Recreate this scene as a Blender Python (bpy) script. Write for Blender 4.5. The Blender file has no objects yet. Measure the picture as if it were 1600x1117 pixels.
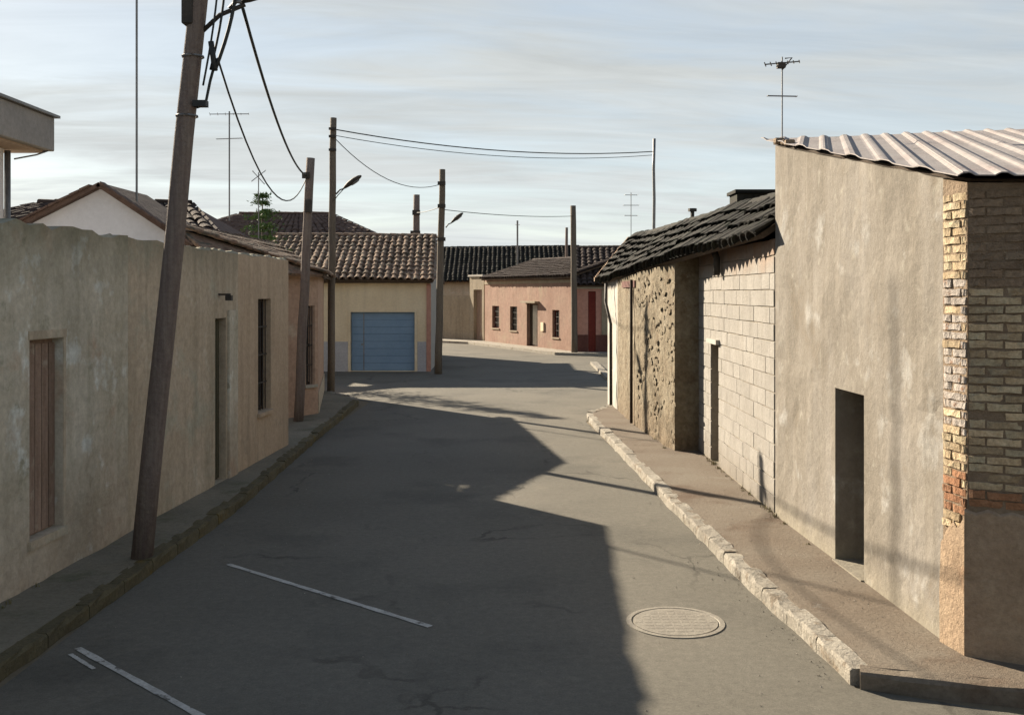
import bpy, bmesh, math, random
from mathutils import Vector, Matrix, noise
random.seed(7)
S = bpy.context.scene
COL = S.collection
R = math.radians
# ------------------------------------------------------------------ camera, light, exposure
CAMH, F, HY = 2.7, 1600.0, 457.0
cam = bpy.data.cameras.new('camera'); cam.lens = 36; cam.sensor_width = 36
cam.clip_end = 6000; cam.clip_start = .05
cam.shift_y = -(558.5-HY)/1600
camo = bpy.data.objects.new('camera', cam); COL.objects.link(camo)
camo.location = (0, 0, CAMH); camo.rotation_euler = (R(90), 0, 0); S.camera = camo
SUN_EL, SUN_AZ = 23.7, -41.5          # degrees; azimuth clockwise from +Y
W = bpy.data.worlds.new('World'); S.world = W; W.use_nodes = True
nt = W.node_tree; nt.nodes.clear(); N = nt.nodes.new; Lk = nt.links.new
out = N('ShaderNodeOutputWorld'); bg = N('ShaderNodeBackground'); bg.inputs[1].default_value = .05
sky = N('ShaderNodeTexSky'); sky.sky_type = 'NISHITA'; sky.sun_disc = False
sky.sun_elevation = R(SUN_EL); sky.sun_rotation = R(SUN_AZ % 360)
sky.air_density = 1.0; sky.dust_density = .4; sky.ozone_density = 1.5
tc = N('ShaderNodeTexCoord'); sep = N('ShaderNodeSeparateXYZ'); Lk(tc.outputs['Generated'], sep.inputs[0])
def M_(op, a, b=None, c=None):
    m = N('ShaderNodeMath'); m.operation = op
    for i, v in enumerate((a, b, c)):
        if v is None: continue
        if isinstance(v, (int, float)): m.inputs[i].default_value = v
        else: Lk(v, m.inputs[i])
    return m.outputs[0]
zz = M_('ADD', M_('MAXIMUM', sep.outputs[2], 0), .13)
cx = M_('DIVIDE', sep.outputs[0], zz); cy = M_('DIVIDE', sep.outputs[1], zz)
cmb = N('ShaderNodeCombineXYZ'); Lk(M_('ADD', M_('MULTIPLY', cx, .42), M_('MULTIPLY', cy, .16)), cmb.inputs[0])
Lk(M_('SUBTRACT', M_('MULTIPLY', cy, 1.5), M_('MULTIPLY', cx, .22)), cmb.inputs[1])
n1 = N('ShaderNodeTexNoise'); n1.inputs['Scale'].default_value = 1.35; n1.inputs['Detail'].default_value = 8
n1.inputs['Roughness'].default_value = .58; n1.inputs['Distortion'].default_value = .6; Lk(cmb.outputs[0], n1.inputs['Vector'])
rp = N('ShaderNodeValToRGB'); rp.color_ramp.elements[0].position = .4; rp.color_ramp.elements[1].position = .6
rp.color_ramp.elements[0].color = (.72, .72, .72, 1); rp.color_ramp.elements[1].color = (1, 1, 1, 1); Lk(n1.outputs[0], rp.inputs[0])
# thin high cloud veil is brighter on the sun's side
sv = Vector((math.sin(R(SUN_AZ))*math.cos(R(SUN_EL)), math.cos(R(SUN_AZ))*math.cos(R(SUN_EL)), math.sin(R(SUN_EL))))
dt = N('ShaderNodeVectorMath'); dt.operation = 'DOT_PRODUCT'; Lk(tc.outputs['Generated'], dt.inputs[0]); dt.inputs[1].default_value = sv
glow = M_('POWER', M_('MAXIMUM', dt.outputs['Value'], 0), 3)
n2 = N('ShaderNodeTexNoise'); n2.inputs['Scale'].default_value = 2.6; n2.inputs['Detail'].default_value = 9; n2.inputs['Roughness'].default_value = .62; n2.inputs['Distortion'].default_value = .8; Lk(cmb.outputs[0], n2.inputs['Vector'])
cb = M_('ADD', M_('ADD', 2.55, M_('MULTIPLY', n2.outputs[0], 2.5)), M_('MULTIPLY', glow, .1))
low = M_('POWER', M_('SUBTRACT', 1, M_('MINIMUM', M_('MAXIMUM', sep.outputs[2], 0), 1)), 5)
cb2 = M_('ADD', cb, M_('MULTIPLY', low, 1.5))
cc = N('ShaderNodeCombineColor'); Lk(M_('MULTIPLY', cb2, .95), cc.inputs[0]); Lk(M_('MULTIPLY', cb2, 1.0), cc.inputs[1]); Lk(M_('MULTIPLY', cb2, 1.0), cc.inputs[2])
mx = N('ShaderNodeMix'); mx.data_type = 'RGBA'; 
mr_ = N('ShaderNodeMapRange'); mr_.interpolation_type = 'SMOOTHSTEP'; Lk(sep.outputs[2], mr_.inputs[0])
for q_, v_ in ((1, .2), (2, .75), (3, 1.0), (4, .3)): mr_.inputs[q_].default_value = v_      # the cirrus veil thins out towards the zenith
Lk(M_('MULTIPLY', rp.outputs[0], mr_.outputs[0]), mx.inputs['Factor']); Lk(sky.outputs[0], mx.inputs[6]); Lk(cc.outputs[0], mx.inputs[7])
Lk(mx.outputs[2], bg.inputs[0]); Lk(bg.outputs[0], out.inputs[0])
sd = bpy.data.lights.new('sun', 'SUN'); sd.energy = 5; sd.angle = R(.55); sd.color = (1, .86, .67)
so = bpy.data.objects.new('sun', sd); COL.objects.link(so)
so.rotation_euler = (-sv).to_track_quat('-Z', 'Y').to_euler(); so.location = (-20, 25, 20)
S.view_settings.view_transform = 'Standard'; S.view_settings.look = 'None'; S.view_settings.gamma = 1
S.view_settings.use_curve_mapping = False; S.view_settings.exposure = 1.65

# ------------------------------------------------------------------ helpers
def P(px, py, Y): return Vector(((px-800)/F*Y, Y, CAMH+(HY-py)/F*Y))
def link(n, me, mat=None, parent=None):
    o = bpy.data.objects.new(n, me); COL.objects.link(o)
    if mat and me and not me.materials: me.materials.append(mat)
    if parent: o.parent = parent
    return o
def tag(o, label=None, cat=None, group=None, kind=None):
    if label: o['label'] = label
    if cat: o['category'] = cat
    if group: o['group'] = group
    if kind: o['kind'] = kind
    return o
def empty(n, loc, label, cat, group=None):
    o = bpy.data.objects.new(n, None); COL.objects.link(o); o.location = loc
    o.empty_display_size = .2
    tag(o, label, cat, group); bpy.context.view_layer.update(); return o
class MB:
    def __init__(s): s.v = []; s.f = []; s.smooth = False
    def add(s, vs, fs):
        b = len(s.v); s.v += [tuple(v) for v in vs]; s.f += [tuple(b+i for i in f) for f in fs]
    def box(s, a, b, M=None):
        (x0, y0, z0), (x1, y1, z1) = a, b
        vs = [Vector(p) for p in ((x0,y0,z0),(x1,y0,z0),(x1,y1,z0),(x0,y1,z0),(x0,y0,z1),(x1,y0,z1),(x1,y1,z1),(x0,y1,z1))]
        if M: vs = [M @ v for v in vs]
        s.add(vs, [(0,3,2,1),(4,5,6,7),(0,1,5,4),(1,2,6,5),(2,3,7,6),(3,0,4,7)])
    def prism(s, poly, z0, z1):
        n = len(poly)
        zt = z1 if isinstance(z1, (list, tuple)) else [z1]*n
        s.add([(p[0], p[1], z0) for p in poly]+[(p[0], p[1], zt[i]) for i, p in enumerate(poly)],
              [tuple(range(n-1, -1, -1)), tuple(range(n, 2*n))]+[(i, (i+1) % n, n+(i+1) % n, n+i) for i in range(n)])
    def tube(s, pts, r, seg=8, r1=None, cap=True):
        pts = [Vector(p) for p in pts]; n = len(pts); b = len(s.v)
        ov = pts[-1]-pts[0]; ov = ov.normalized() if ov.length > 1e-6 else Vector((0, 0, 1))
        ref = Vector((1, .02, 0)) if abs(ov.z) > .55 else Vector((0, 0, 1))
        for i, p in enumerate(pts):
            t = (pts[min(i+1, n-1)]-pts[max(i-1, 0)]).normalized()
            a = t.cross(ref)
            if a.length < .1: a = t.cross(Vector((0, 1, 0)))
            a.normalize(); c = t.cross(a)
            rr = r if r1 is None else r+(r1-r)*i/(n-1)
            if isinstance(r, (list, tuple)): rr = r[i]
            for k in range(seg):
                an = 2*math.pi*k/seg
                s.v.append(tuple(p+a*math.cos(an)*rr+c*math.sin(an)*rr))
        for i in range(n-1):
            for k in range(seg):
                s.f.append((b+i*seg+k, b+i*seg+(k+1) % seg, b+(i+1)*seg+(k+1) % seg, b+(i+1)*seg+k))
        if cap:
            s.f.append(tuple(b+k for k in range(seg))[::-1]); s.f.append(tuple(b+(n-1)*seg+k for k in range(seg)))
    def mesh(s, name, smooth=False, bevel=0):
        me = bpy.data.meshes.new(name); me.from_pydata(s.v, [], s.f)
        bm = bmesh.new(); bm.from_mesh(me)
        if bevel: bmesh.ops.bevel(bm, geom=bm.edges[:], offset=bevel, segments=1, affect='EDGES')
        bmesh.ops.recalc_face_normals(bm, faces=bm.faces); bm.to_mesh(me); bm.free()
        if smooth: me.polygons.foreach_set('use_smooth', [True]*len(me.polygons))
        return me
    def build(s, name, mat, parent=None, smooth=False, bevel=0, kind=None):
        me = s.mesh(name, smooth, bevel)
        o = link(name, me, mat)
        if parent: setp(o, parent)
        if kind: o['kind'] = kind
        return o
def setp(o, parent):
    o.parent = parent; m = Matrix.Identity(4); q = parent
    m = world(parent)
    o.matrix_parent_inverse = m.inverted()
def world(o):
    m = o.matrix_basis.copy()
    if o.parent: m = world(o.parent) @ o.matrix_parent_inverse @ m
    return m
def fb(p, s=1.0): return noise.noise(Vector(p)*s)

# ------------------------------------------------------------------ materials
K = .72
def mat(name, c1, c2, c3=None, scale=1.2, fine=14, fine_amt=.18, bump=.25, rough=.92, streak=0, streak_col=None,
        rand=0, bscale=None, metal=0, patch=None, stain=None, grime=None, stretch=(1, 1, 1), spec=.25, cracks=0):
    q = lambda c: tuple(x*K for x in c) if c else c
    c1, c2, c3, streak_col = q(c1), q(c2), q(c3), q(streak_col)
    patch = [(q(p_[0]),)+tuple(p_[1:]) for p_ in patch] if patch else None
    stain = (q(stain[0]),)+tuple(stain[1:]) if stain else None; grime = (q(grime[0]),)+tuple(grime[1:]) if grime else None
    m = bpy.data.materials.new(name); m.use_nodes = True; t = m.node_tree; t.nodes.clear()
    n = t.nodes.new; k = t.links.new
    o = n('ShaderNodeOutputMaterial'); b = n('ShaderNodeBsdfPrincipled'); k(b.outputs[0], o.inputs[0])
    b.inputs['Roughness'].default_value = rough; b.inputs['Metallic'].default_value = metal
    b.inputs['Specular IOR Level'].default_value = spec
    g = n('ShaderNodeNewGeometry'); pos = g.outputs['Position']
    if rand:   # shared pieces: shift the pattern from piece to piece
        oi = n('ShaderNodeObjectInfo'); ad = n('ShaderNodeVectorMath'); ad.operation = 'ADD'; k(pos, ad.inputs[0])
        sc = n('ShaderNodeVectorMath'); sc.operation = 'SCALE'; sc.inputs[0].default_value = (37, 19, 53); k(oi.outputs['Random'], sc.inputs['Scale'])
        k(sc.outputs[0], ad.inputs[1]); pos = ad.outputs[0]
    def nz(s, d=5, st=(1, 1, 1), r=.55):
        x = n('ShaderNodeTexNoise'); x.inputs['Scale'].default_value = s; x.inputs['Detail'].default_value = d; x.inputs['Roughness'].default_value = r
        mp = n('ShaderNodeMapping'); mp.inputs['Scale'].default_value = st; k(pos, mp.inputs[0]); k(mp.outputs[0], x.inputs['Vector']); return x.outputs[0]
    def ramp(src, a, c, pa=.35, pc=.65, mid=None):
        r = n('ShaderNodeValToRGB'); e = r.color_ramp.elements; e[0].position = pa; e[1].position = pc
        e[0].color = (*a, 1); e[1].color = (*c, 1)
        if mid: q = e.new((pa+pc)/2); q.color = (*mid, 1)
        k(src, r.inputs[0]); return r.outputs[0]
    def mix(f, a, c, mode='MIX'):
        x = n('ShaderNodeMix'); x.data_type = 'RGBA'; x.blend_type = mode
        if isinstance(f, float): x.inputs[0].default_value = f
        else: k(f, x.inputs[0])
        for v, i in ((a, 6), (c, 7)):
            if isinstance(v, tuple): x.inputs[i].default_value = (*v, 1)
            else: k(v, x.inputs[i])
        return x.outputs[2]
    def fac(src, pa, pc, lo=0., hi=1.): return ramp(src, (lo,)*3, (hi,)*3, pa, pc)
    base = ramp(nz(scale, 6, stretch), c1, c3 or c2, .32, .68, c2 if c3 else None)
    if patch:      # ((colour), scale, lo, hi) patches of another material / repair
        for pcol, ps, lo, hi in patch: base = mix(fac(nz(ps, 5, r=.62), lo, hi), base, pcol)
    if streak: base = mix(fac(nz(2.2, 4, (2.2, 2.2, .16)), .45, .75, 0, streak), base, streak_col or tuple(x*.45 for x in c1))
    if stain or grime:
        sp = n('ShaderNodeSeparateXYZ'); k(g.outputs['Position'], sp.inputs[0])
        for st in (stain, grime):
            if not st: continue
            colr, z0, z1, amt = st      # colour full at z0, gone at z1, edge broken by noise
            mr = n('ShaderNodeMapRange'); mr.inputs[1].default_value = z0; mr.inputs[2].default_value = z1
            mr.inputs[3].default_value = 1; mr.inputs[4].default_value = 0
            a2 = n('ShaderNodeMath'); a2.operation = 'ADD'; k(sp.outputs[2], a2.inputs[0])
            a3 = n('ShaderNodeMath'); a3.operation = 'MULTIPLY_ADD'; k(nz(2.4, 5), a3.inputs[0]); a3.inputs[1].default_value = 1.1*abs(z1-z0); a3.inputs[2].default_value = -.55*abs(z1-z0)
            k(a3.outputs[0], a2.inputs[1]); k(a2.outputs[0], mr.inputs[0])
            a4 = n('ShaderNodeMath'); a4.operation = 'MULTIPLY'; k(mr.outputs[0], a4.inputs[0]); a4.inputs[1].default_value = amt
            base = mix(a4.outputs[0], base, colr)
    if cracks:
        vo = n('ShaderNodeTexVoronoi'); vo.feature = 'DISTANCE_TO_EDGE'; vo.inputs['Scale'].default_value = cracks
        dn = n('ShaderNodeTexNoise'); dn.inputs['Scale'].default_value = 2.5; dn.inputs['Detail'].default_value = 6; k(pos, dn.inputs['Vector'])
        dm = n('ShaderNodeVectorMath'); dm.operation = 'MULTIPLY_ADD'; k(dn.outputs['Color'], dm.inputs[0]); dm.inputs[1].default_value = (.7, .7, 0); k(pos, dm.inputs[2]); k(dm.outputs[0], vo.inputs['Vector'])
        cr = fac(vo.outputs[0], .004, .012, 1., 0.); ms = fac(nz(.55, 3), .5, .6)
        cm = n('ShaderNodeMath'); cm.operation = 'MULTIPLY'; k(cr, cm.inputs[0]); k(ms, cm.inputs[1]); c2m = n('ShaderNodeMath'); c2m.operation = 'MULTIPLY'; k(cm.outputs[0], c2m.inputs[0]); c2m.inputs[1].default_value = .6
        base = mix(c2m.outputs[0], base, tuple(x*.35 for x in c1))
        base = mix(1., base, ramp(nz(14, 5, r=.75), (.86,)*3, (1.1,)*3, .35, .65), 'MULTIPLY')
    lo = 1-fine_amt; hi = 1+fine_amt*.6
    base = mix(1., base, ramp(nz(fine, 6, r=.7), (lo,)*3, (hi,)*3, .3, .7), 'MULTIPLY')
    if rand:
        oi2 = n('ShaderNodeObjectInfo'); base = mix(1., base, ramp(oi2.outputs['Random'], (1-rand,)*3, (1+rand*.7,)*3, 0, 1), 'MULTIPLY')
    k(base, b.inputs['Base Color'])
    if bump:
        bp = n('ShaderNodeBump'); bp.inputs['Strength'].default_value = bump; bp.inputs['Distance'].default_value = .03
        a = n('ShaderNodeMath'); a.operation = 'ADD'; k(nz(bscale or fine*1.5, 7, r=.72), a.inputs[0]); k(nz(scale*3, 5), a.inputs[1])
        k(a.outputs[0], bp.inputs['Height']); k(bp.outputs[0], b.inputs['Normal'])
    return m
M = {}
M['asphalt'] = mat('asphalt', (0.17, 0.159, 0.132), (0.193, 0.181, 0.151), (0.219, 0.201, 0.166), scale=.35, fine=60, fine_amt=.22, bump=.3, bscale=110, rough=.8, spec=.15, cracks=.42,
                   patch=[((0.147, 0.139, 0.117), .5, .52, .66), ((0.244, 0.223, 0.181), 1.1, .62, .78), ((0.132, 0.123, 0.104), 2.7, .68, .74)])
M['dirt'] = mat('dirt', (.2, .165, .11), (.26, .21, .14), scale=.3, fine=8, bump=.4)
M['side'] = mat('sidewalk_concrete', (0.177, 0.137, 0.101), (0.212, 0.173, 0.132), (0.238, 0.204, 0.161), scale=1.0, fine=26, fine_amt=.25, bump=.5, patch=[((0.14, 0.0942, 0.0638), 1.1, .56, .7), ((0.295, 0.268, 0.224), 2.2, .66, .74)])
M['side_l'] = mat('sidewalk_old', (0.223, 0.205, 0.157), (0.309, 0.278, 0.212), scale=1.2, fine=22, fine_amt=.25, bump=.5, patch=[((0.172, 0.173, 0.114), 2.0, .55, .7)])
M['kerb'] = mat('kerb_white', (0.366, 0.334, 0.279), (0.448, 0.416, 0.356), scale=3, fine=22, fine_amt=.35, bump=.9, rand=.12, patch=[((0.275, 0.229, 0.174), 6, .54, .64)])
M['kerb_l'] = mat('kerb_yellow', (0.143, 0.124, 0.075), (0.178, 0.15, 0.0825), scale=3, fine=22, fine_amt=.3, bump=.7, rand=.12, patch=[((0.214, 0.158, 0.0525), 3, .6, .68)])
M['paint'] = mat('road_paint', (.5, .49, .45), (.7, .69, .64), scale=6, fine=45, fine_amt=.3, bump=.2, patch=[((.2, .19, .17), 9, .56, .64)])
M['iron'] = mat('cover_iron', (0.267, 0.242, 0.202), (0.338, 0.311, 0.257), scale=6, fine=50, bump=.3, rough=.7, metal=.0)
M['iron_dark'] = mat('iron_dark', (.05, .045, .04), (.08, .07, .06), scale=6, fine=30, bump=.3, rough=.7)
M['render'] = mat('grey_render', (0.189, 0.167, 0.136), (0.244, 0.22, 0.187), (0.283, 0.262, 0.234), scale=1.3, fine=16, fine_amt=.2, bump=.4, streak=.5, streak_col=(0.162, 0.138, 0.106),
                  stretch=(1, 1, .35), patch=[((0.357, 0.347, 0.324), 2.1, .57, .68), ((0.183, 0.154, 0.118), 1.0, .58, .7), ((0.324, 0.304, 0.26), 4.5, .6, .72)], stain=((0.324, 0.292, 0.224), .1, .4, .7), grime=((0.173, 0.144, 0.108), 4.5, 4.0, .35))
M['block'] = mat('concrete_block', (0.319, 0.3, 0.271), (0.381, 0.361, 0.33), scale=2.5, fine=24, fine_amt=.16, bump=.5, rand=.07, streak=.3, streak_col=(0.233, 0.203, 0.164), stain=((0.19, 0.158, 0.119), .1, .6, .6), grime=((0.328, 0.176, 0.0916), 3.35, 2.9, .8))
M['mortar'] = mat('mortar', (.3, .26, .21), (.36, .32, .26), scale=3, fine=20, bump=.5)
M['stone'] = mat('rubble_render', (0.19, 0.146, 0.0907), (0.245, 0.201, 0.134), (0.292, 0.248, 0.177), scale=3.2, fine=12, fine_amt=.4, bump=1.0, bscale=11,
                 patch=[((0.174, 0.126, 0.0749), 5, .56, .66), ((0.394, 0.347, 0.261), 4, .62, .7)], stain=((0.19, 0.134, 0.0789), .1, .8, .6))
M['mud'] = mat('mud_render', (0.363, 0.261, 0.174), (0.436, 0.321, 0.219), (0.485, 0.38, 0.265), scale=2, fine=20, fine_amt=.25, bump=.7, patch=[((0.436, 0.25, 0.144), 1.6, .6, .72)])
M['brick'] = mat('mud_brick', (0.573, 0.425, 0.257), (0.686, 0.54, 0.352), (0.783, 0.679, 0.463), scale=4, fine=34, fine_amt=.35, bump=.8, rand=.28, patch=[((0.479, 0.425, 0.311), 5, .58, .68)])
M['brick_w'] = mat('whitewashed_brick', (0.498, 0.434, 0.379), (0.596, 0.541, 0.493), scale=5, fine=30, fine_amt=.3, bump=.8, rand=.12, patch=[((0.379, 0.235, 0.161), 8, .58, .66)])
M['brick_r'] = mat('red_brick', (0.396, 0.192, 0.102), (0.48, 0.264, 0.15), scale=5, fine=30, fine_amt=.35, bump=.8, rand=.25)
M['brick_d'] = mat('dusty_brick', (0.252, 0.18, 0.12), (0.324, 0.24, 0.168), (0.372, 0.288, 0.204), scale=3, fine=30, fine_amt=.35, bump=.8, rand=.15)
M['joint'] = mat('earth_joint', (0.287, 0.212, 0.144), (0.372, 0.28, 0.195), scale=5, fine=30, bump=.9)
M['lw_grey'] = mat('old_grey_render', (0.597, 0.545, 0.427), (0.723, 0.661, 0.529), (0.848, 0.779, 0.637), scale=1.0, fine=13, fine_amt=.22, bump=.5, streak=.55, streak_col=(0.44, 0.405, 0.295),
                   patch=[((0.96, 0.98, 0.902), 2.3, .57, .66), ((0.66, 0.482, 0.342), 1.1, .54, .68), ((0.471, 0.451, 0.342), 3.1, .62, .7)], stain=((0.471, 0.311, 0.203), .1, 1.3, .45), grime=((0.221, 0.211, 0.133), 3.35, 2.7, .75))
M['lw_brown'] = mat('old_brown_render', (0.616, 0.508, 0.374), (0.704, 0.592, 0.449), scale=1.2, fine=13, fine_amt=.22, bump=.5, streak=.5, streak_col=(0.294, 0.255, 0.172), patch=[((0.587, 0.554, 0.433), 1.4, .54, .66), ((0.763, 0.689, 0.554), 2.4, .62, .72)], grime=((0.25, 0.225, 0.149), 3.35, 2.8, .6))
M['lw_orange'] = mat('ochre_render', (0.615, 0.468, 0.329), (0.688, 0.539, 0.383), scale=1.4, fine=14, bump=.45, streak=.4, streak_col=(0.306, 0.243, 0.172), patch=[((0.406, 0.359, 0.264), 1.3, .6, .72)])
M['pil'] = mat('pale_render', (.5, .47, .39), (.58, .55, .46), scale=3, fine=20, bump=.5)
M['wood'] = mat('old_wood', (0.323, 0.221, 0.162), (0.452, 0.323, 0.246), scale=3, fine=20, bump=.6, stretch=(6, 6, .6), rand=.18, patch=[((0.533, 0.459, 0.357), 4, .6, .7)])
M['wood_dark'] = mat('dark_wood', (.05, .035, .022), (.075, .05, .033), scale=4, fine=20, bump=.5, stretch=(5, 5, .6))
M['olive'] = mat('olive_door', (.09, .082, .05), (.12, .11, .07), scale=3, fine=20, bump=.3, stretch=(3, 3, .4))
M['pole'] = mat('pole_wood', (0.204, 0.157, 0.141), (0.29, 0.237, 0.2), scale=4, fine=24, bump=.6, stretch=(8, 8, .5))
M['pole_c'] = mat('pole_concrete', (.16, .13, .1), (.22, .185, .145), scale=3, fine=22, bump=.5, stretch=(3, 3, .4))
M['cable'] = mat('cable_rubber', (.03, .035, .035), (.05, .055, .055), scale=5, fine=10, bump=0, rough=.6)
M['galv'] = mat('galvanised', (.22, .22, .22), (.3, .3, .3), scale=5, fine=20, bump=.1, rough=.5, metal=.6)
M['tile'] = mat('clay_tile', (0.207, 0.124, 0.0828), (0.331, 0.221, 0.152), (0.428, 0.317, 0.228), scale=4, fine=20, fine_amt=.4, bump=.6, rand=.35, patch=[((0.138, 0.131, 0.0966), 6, .52, .62)])
M['tile_dark'] = mat('lichen_tile', (0.0176, 0.0176, 0.015), (0.0286, 0.0273, 0.022), (0.044, 0.0374, 0.0286), scale=4, fine=20, fine_amt=.4, bump=.6, rand=.35, patch=[((0.0264, 0.033, 0.0198), 5, .54, .64)])
M['tile_far'] = mat('far_tile', (0.051, 0.034, 0.0286), (0.0748, 0.051, 0.0408), scale=1.2, fine=5, fine_amt=.4, bump=.6)
M['tile_brown'] = mat('brown_tile', (.13, .085, .068), (.175, .12, .095), scale=1.2, fine=6, fine_amt=.35, bump=.6)
M['under'] = mat('roof_boards', (.09, .065, .045), (.13, .09, .06), scale=2, fine=15, bump=.4)
M['sheet'] = mat('fibre_sheet', (0.346, 0.308, 0.298), (0.394, 0.361, 0.349), (0.432, 0.4, 0.389), scale=1.4, fine=14, fine_amt=.18, bump=.3, rand=.06, streak=.0, patch=[((0.329, 0.244, 0.234), 1.1, .58, .72), ((0.234, 0.225, 0.204), 2.5, .64, .74)])
M['yellow'] = mat('yellow_render', (0.873, 0.728, 0.503), (0.98, 0.844, 0.609), scale=1.2, fine=14, fine_amt=.12, bump=.25, streak=.25, streak_col=(0.546, 0.447, 0.335))
M['plinth'] = mat('grey_plinth', (0.504, 0.504, 0.528), (0.576, 0.576, 0.6), scale=2, fine=20, bump=.3)
M['bluedoor'] = mat('blue_door', (0.206, 0.33, 0.481), (0.249, 0.381, 0.543), scale=1.2, fine=10, fine_amt=.08, bump=.1, rough=.6)
M['white'] = mat('whitewash', (0.45, 0.427, 0.383), (0.525, 0.503, 0.458), scale=2, fine=18, fine_amt=.15, bump=.3, streak=.2, streak_col=(0.375, 0.33, 0.27))
M['bluewhite'] = mat('pale_gable', (0.664, 0.677, 0.717), (0.743, 0.757, 0.797), scale=1.2, fine=10, fine_amt=.08, bump=.2)
M['slab'] = mat('slab_concrete', (.3, .3, .3), (.36, .355, .35), scale=1.5, fine=14, bump=.2)
M['soffit'] = mat('soffit', (.42, .33, .26), (.48, .38, .3), scale=1.5, fine=14, bump=.1)
M['pinkbrick'] = mat('pink_render', (0.554, 0.37, 0.264), (0.634, 0.449, 0.33), scale=1.4, fine=10, fine_amt=.25, bump=.5, patch=[((0.66, 0.528, 0.396), 1.2, .6, .7)])
M['pink'] = mat('pink_wall', (0.325, 0.195, 0.144), (0.37, 0.235, 0.178), (0.389, 0.269, 0.202), scale=.8, fine=6, fine_amt=.2, bump=.4, streak=.4, streak_col=(0.273, 0.155, 0.108), patch=[((0.37, 0.289, 0.202), .5, .56, .7)])
M['beige'] = mat('beige_wall', (0.368, 0.304, 0.216), (0.424, 0.36, 0.264), scale=1, fine=8, bump=.3, streak=.4)
M['red'] = mat('red_paint', (0.198, 0.036, 0.027), (0.24, 0.051, 0.036), scale=2, fine=10, bump=.2)
M['redpink'] = mat('rose_wall', (0.546, 0.286, 0.221), (0.624, 0.351, 0.273), scale=1, fine=8, bump=.3)
M['maroon'] = mat('maroon_plinth', (0.132, 0.054, 0.042), (0.168, 0.072, 0.06), scale=2, fine=10, bump=.3)
M['glass'] = mat('dark_glass', (.02, .02, .022), (.03, .03, .033), scale=2, fine=5, bump=0, rough=.15, spec=.5)
M['curtain'] = mat('curtain', (.6, .56, .48), (.7, .66, .58), scale=4, fine=10, bump=.2, stretch=(6, 6, .4))
M['leaf'] = mat('needles', (0.0878, 0.166, 0.0585), (0.156, 0.254, 0.0975), scale=6, fine=20, bump=0, rough=.7)
M['field'] = mat('dry_field', (.3, .25, .15), (.38, .32, .2), scale=.012, fine=.2, bump=0, patch=[((.08, .09, .05), .02, .5, .6)])
M['scrub'] = mat('scrub', (.035, .042, .028), (.06, .065, .04), scale=.05, fine=.6, bump=0)
M['weed'] = mat('dry_weed', (.16, .15, .06), (.26, .22, .1), scale=6, fine=20, bump=0)

# ------------------------------------------------------------------ ground
def sheet(name, poly, z, m, kind='structure', parent=None):
    b = MB(); b.add([(x, y, z) for x, y in poly], [tuple(range(len(poly)))])
    me = b.mesh(name); 
    bm = bmesh.new(); bm.from_mesh(me)
    for f in bm.faces:
        if f.normal.z < 0: f.normal_flip()
    bmesh.ops.triangulate(bm, faces=bm.faces); bm.to_mesh(me); bm.free()
    o = link(name, me, m); o['kind'] = kind; return o
sheet('ground', [(-3000, -500), (3000, -500), (3000, 3500), (-3000, 3500)], -.01, M['dirt'])
sheet('road', [(-3.7, -12), (2.6, -12), (2.5, 3.5), (30, -6), (30, 3), (6.4, 5.2), (3.5, 6.45), (2.35, 7.0), (1.55, 21.4), (1.7, 22.4), (2.45, 24.0),
               (2.5, 26), (30, 30), (30, 40), (3.8, 45), (2.5, 45), (-1.8, 54.8), (-9, 62), (-20, 70), (-20, 63), (-7, 50), (-2.9, 41), (-2.8, 35), (-25, 35), (-25, 30),
               (-8.0, 29.3), (-5.2, 27.4), (-3.5, 25.3), (-3.6, 20), (-3.45, 12)], -.002, M['asphalt'])
b = MB()
def hillz(i, base, amp, seed): return base+amp*noise.noise(Vector((i*.13+seed, 1.3, seed)))
for (dist, base, amp, seed, m, nm) in ((330, 12.0, 3.0, 3.1, 'scrub', 'hill'), (620, 27.5, 2.6, 8.4, 'field', 'hill')):
    b = MB(); vs = []; n = 90
    for i in range(n+1):
        a = R(-60+120*i/n); h = hillz(i, base, amp, seed)
        for q, (dd, hh) in enumerate(((0, -1), (.09, .35), (.2, .8), (.34, 1), (.7, 1.05))):
            d = dist*(1+dd); vs.append((math.sin(a)*d, math.cos(a)*d, -1 if q == 0 else h*hh+noise.noise(Vector((i*.7, q, seed)))*.5))
    b.add(vs, [(i*5+q, (i+1)*5+q, (i+1)*5+q+1, i*5+q+1) for i in range(n) for q in range(4)])
    b.build(nm, M[m], smooth=True, kind='structure')

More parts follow.
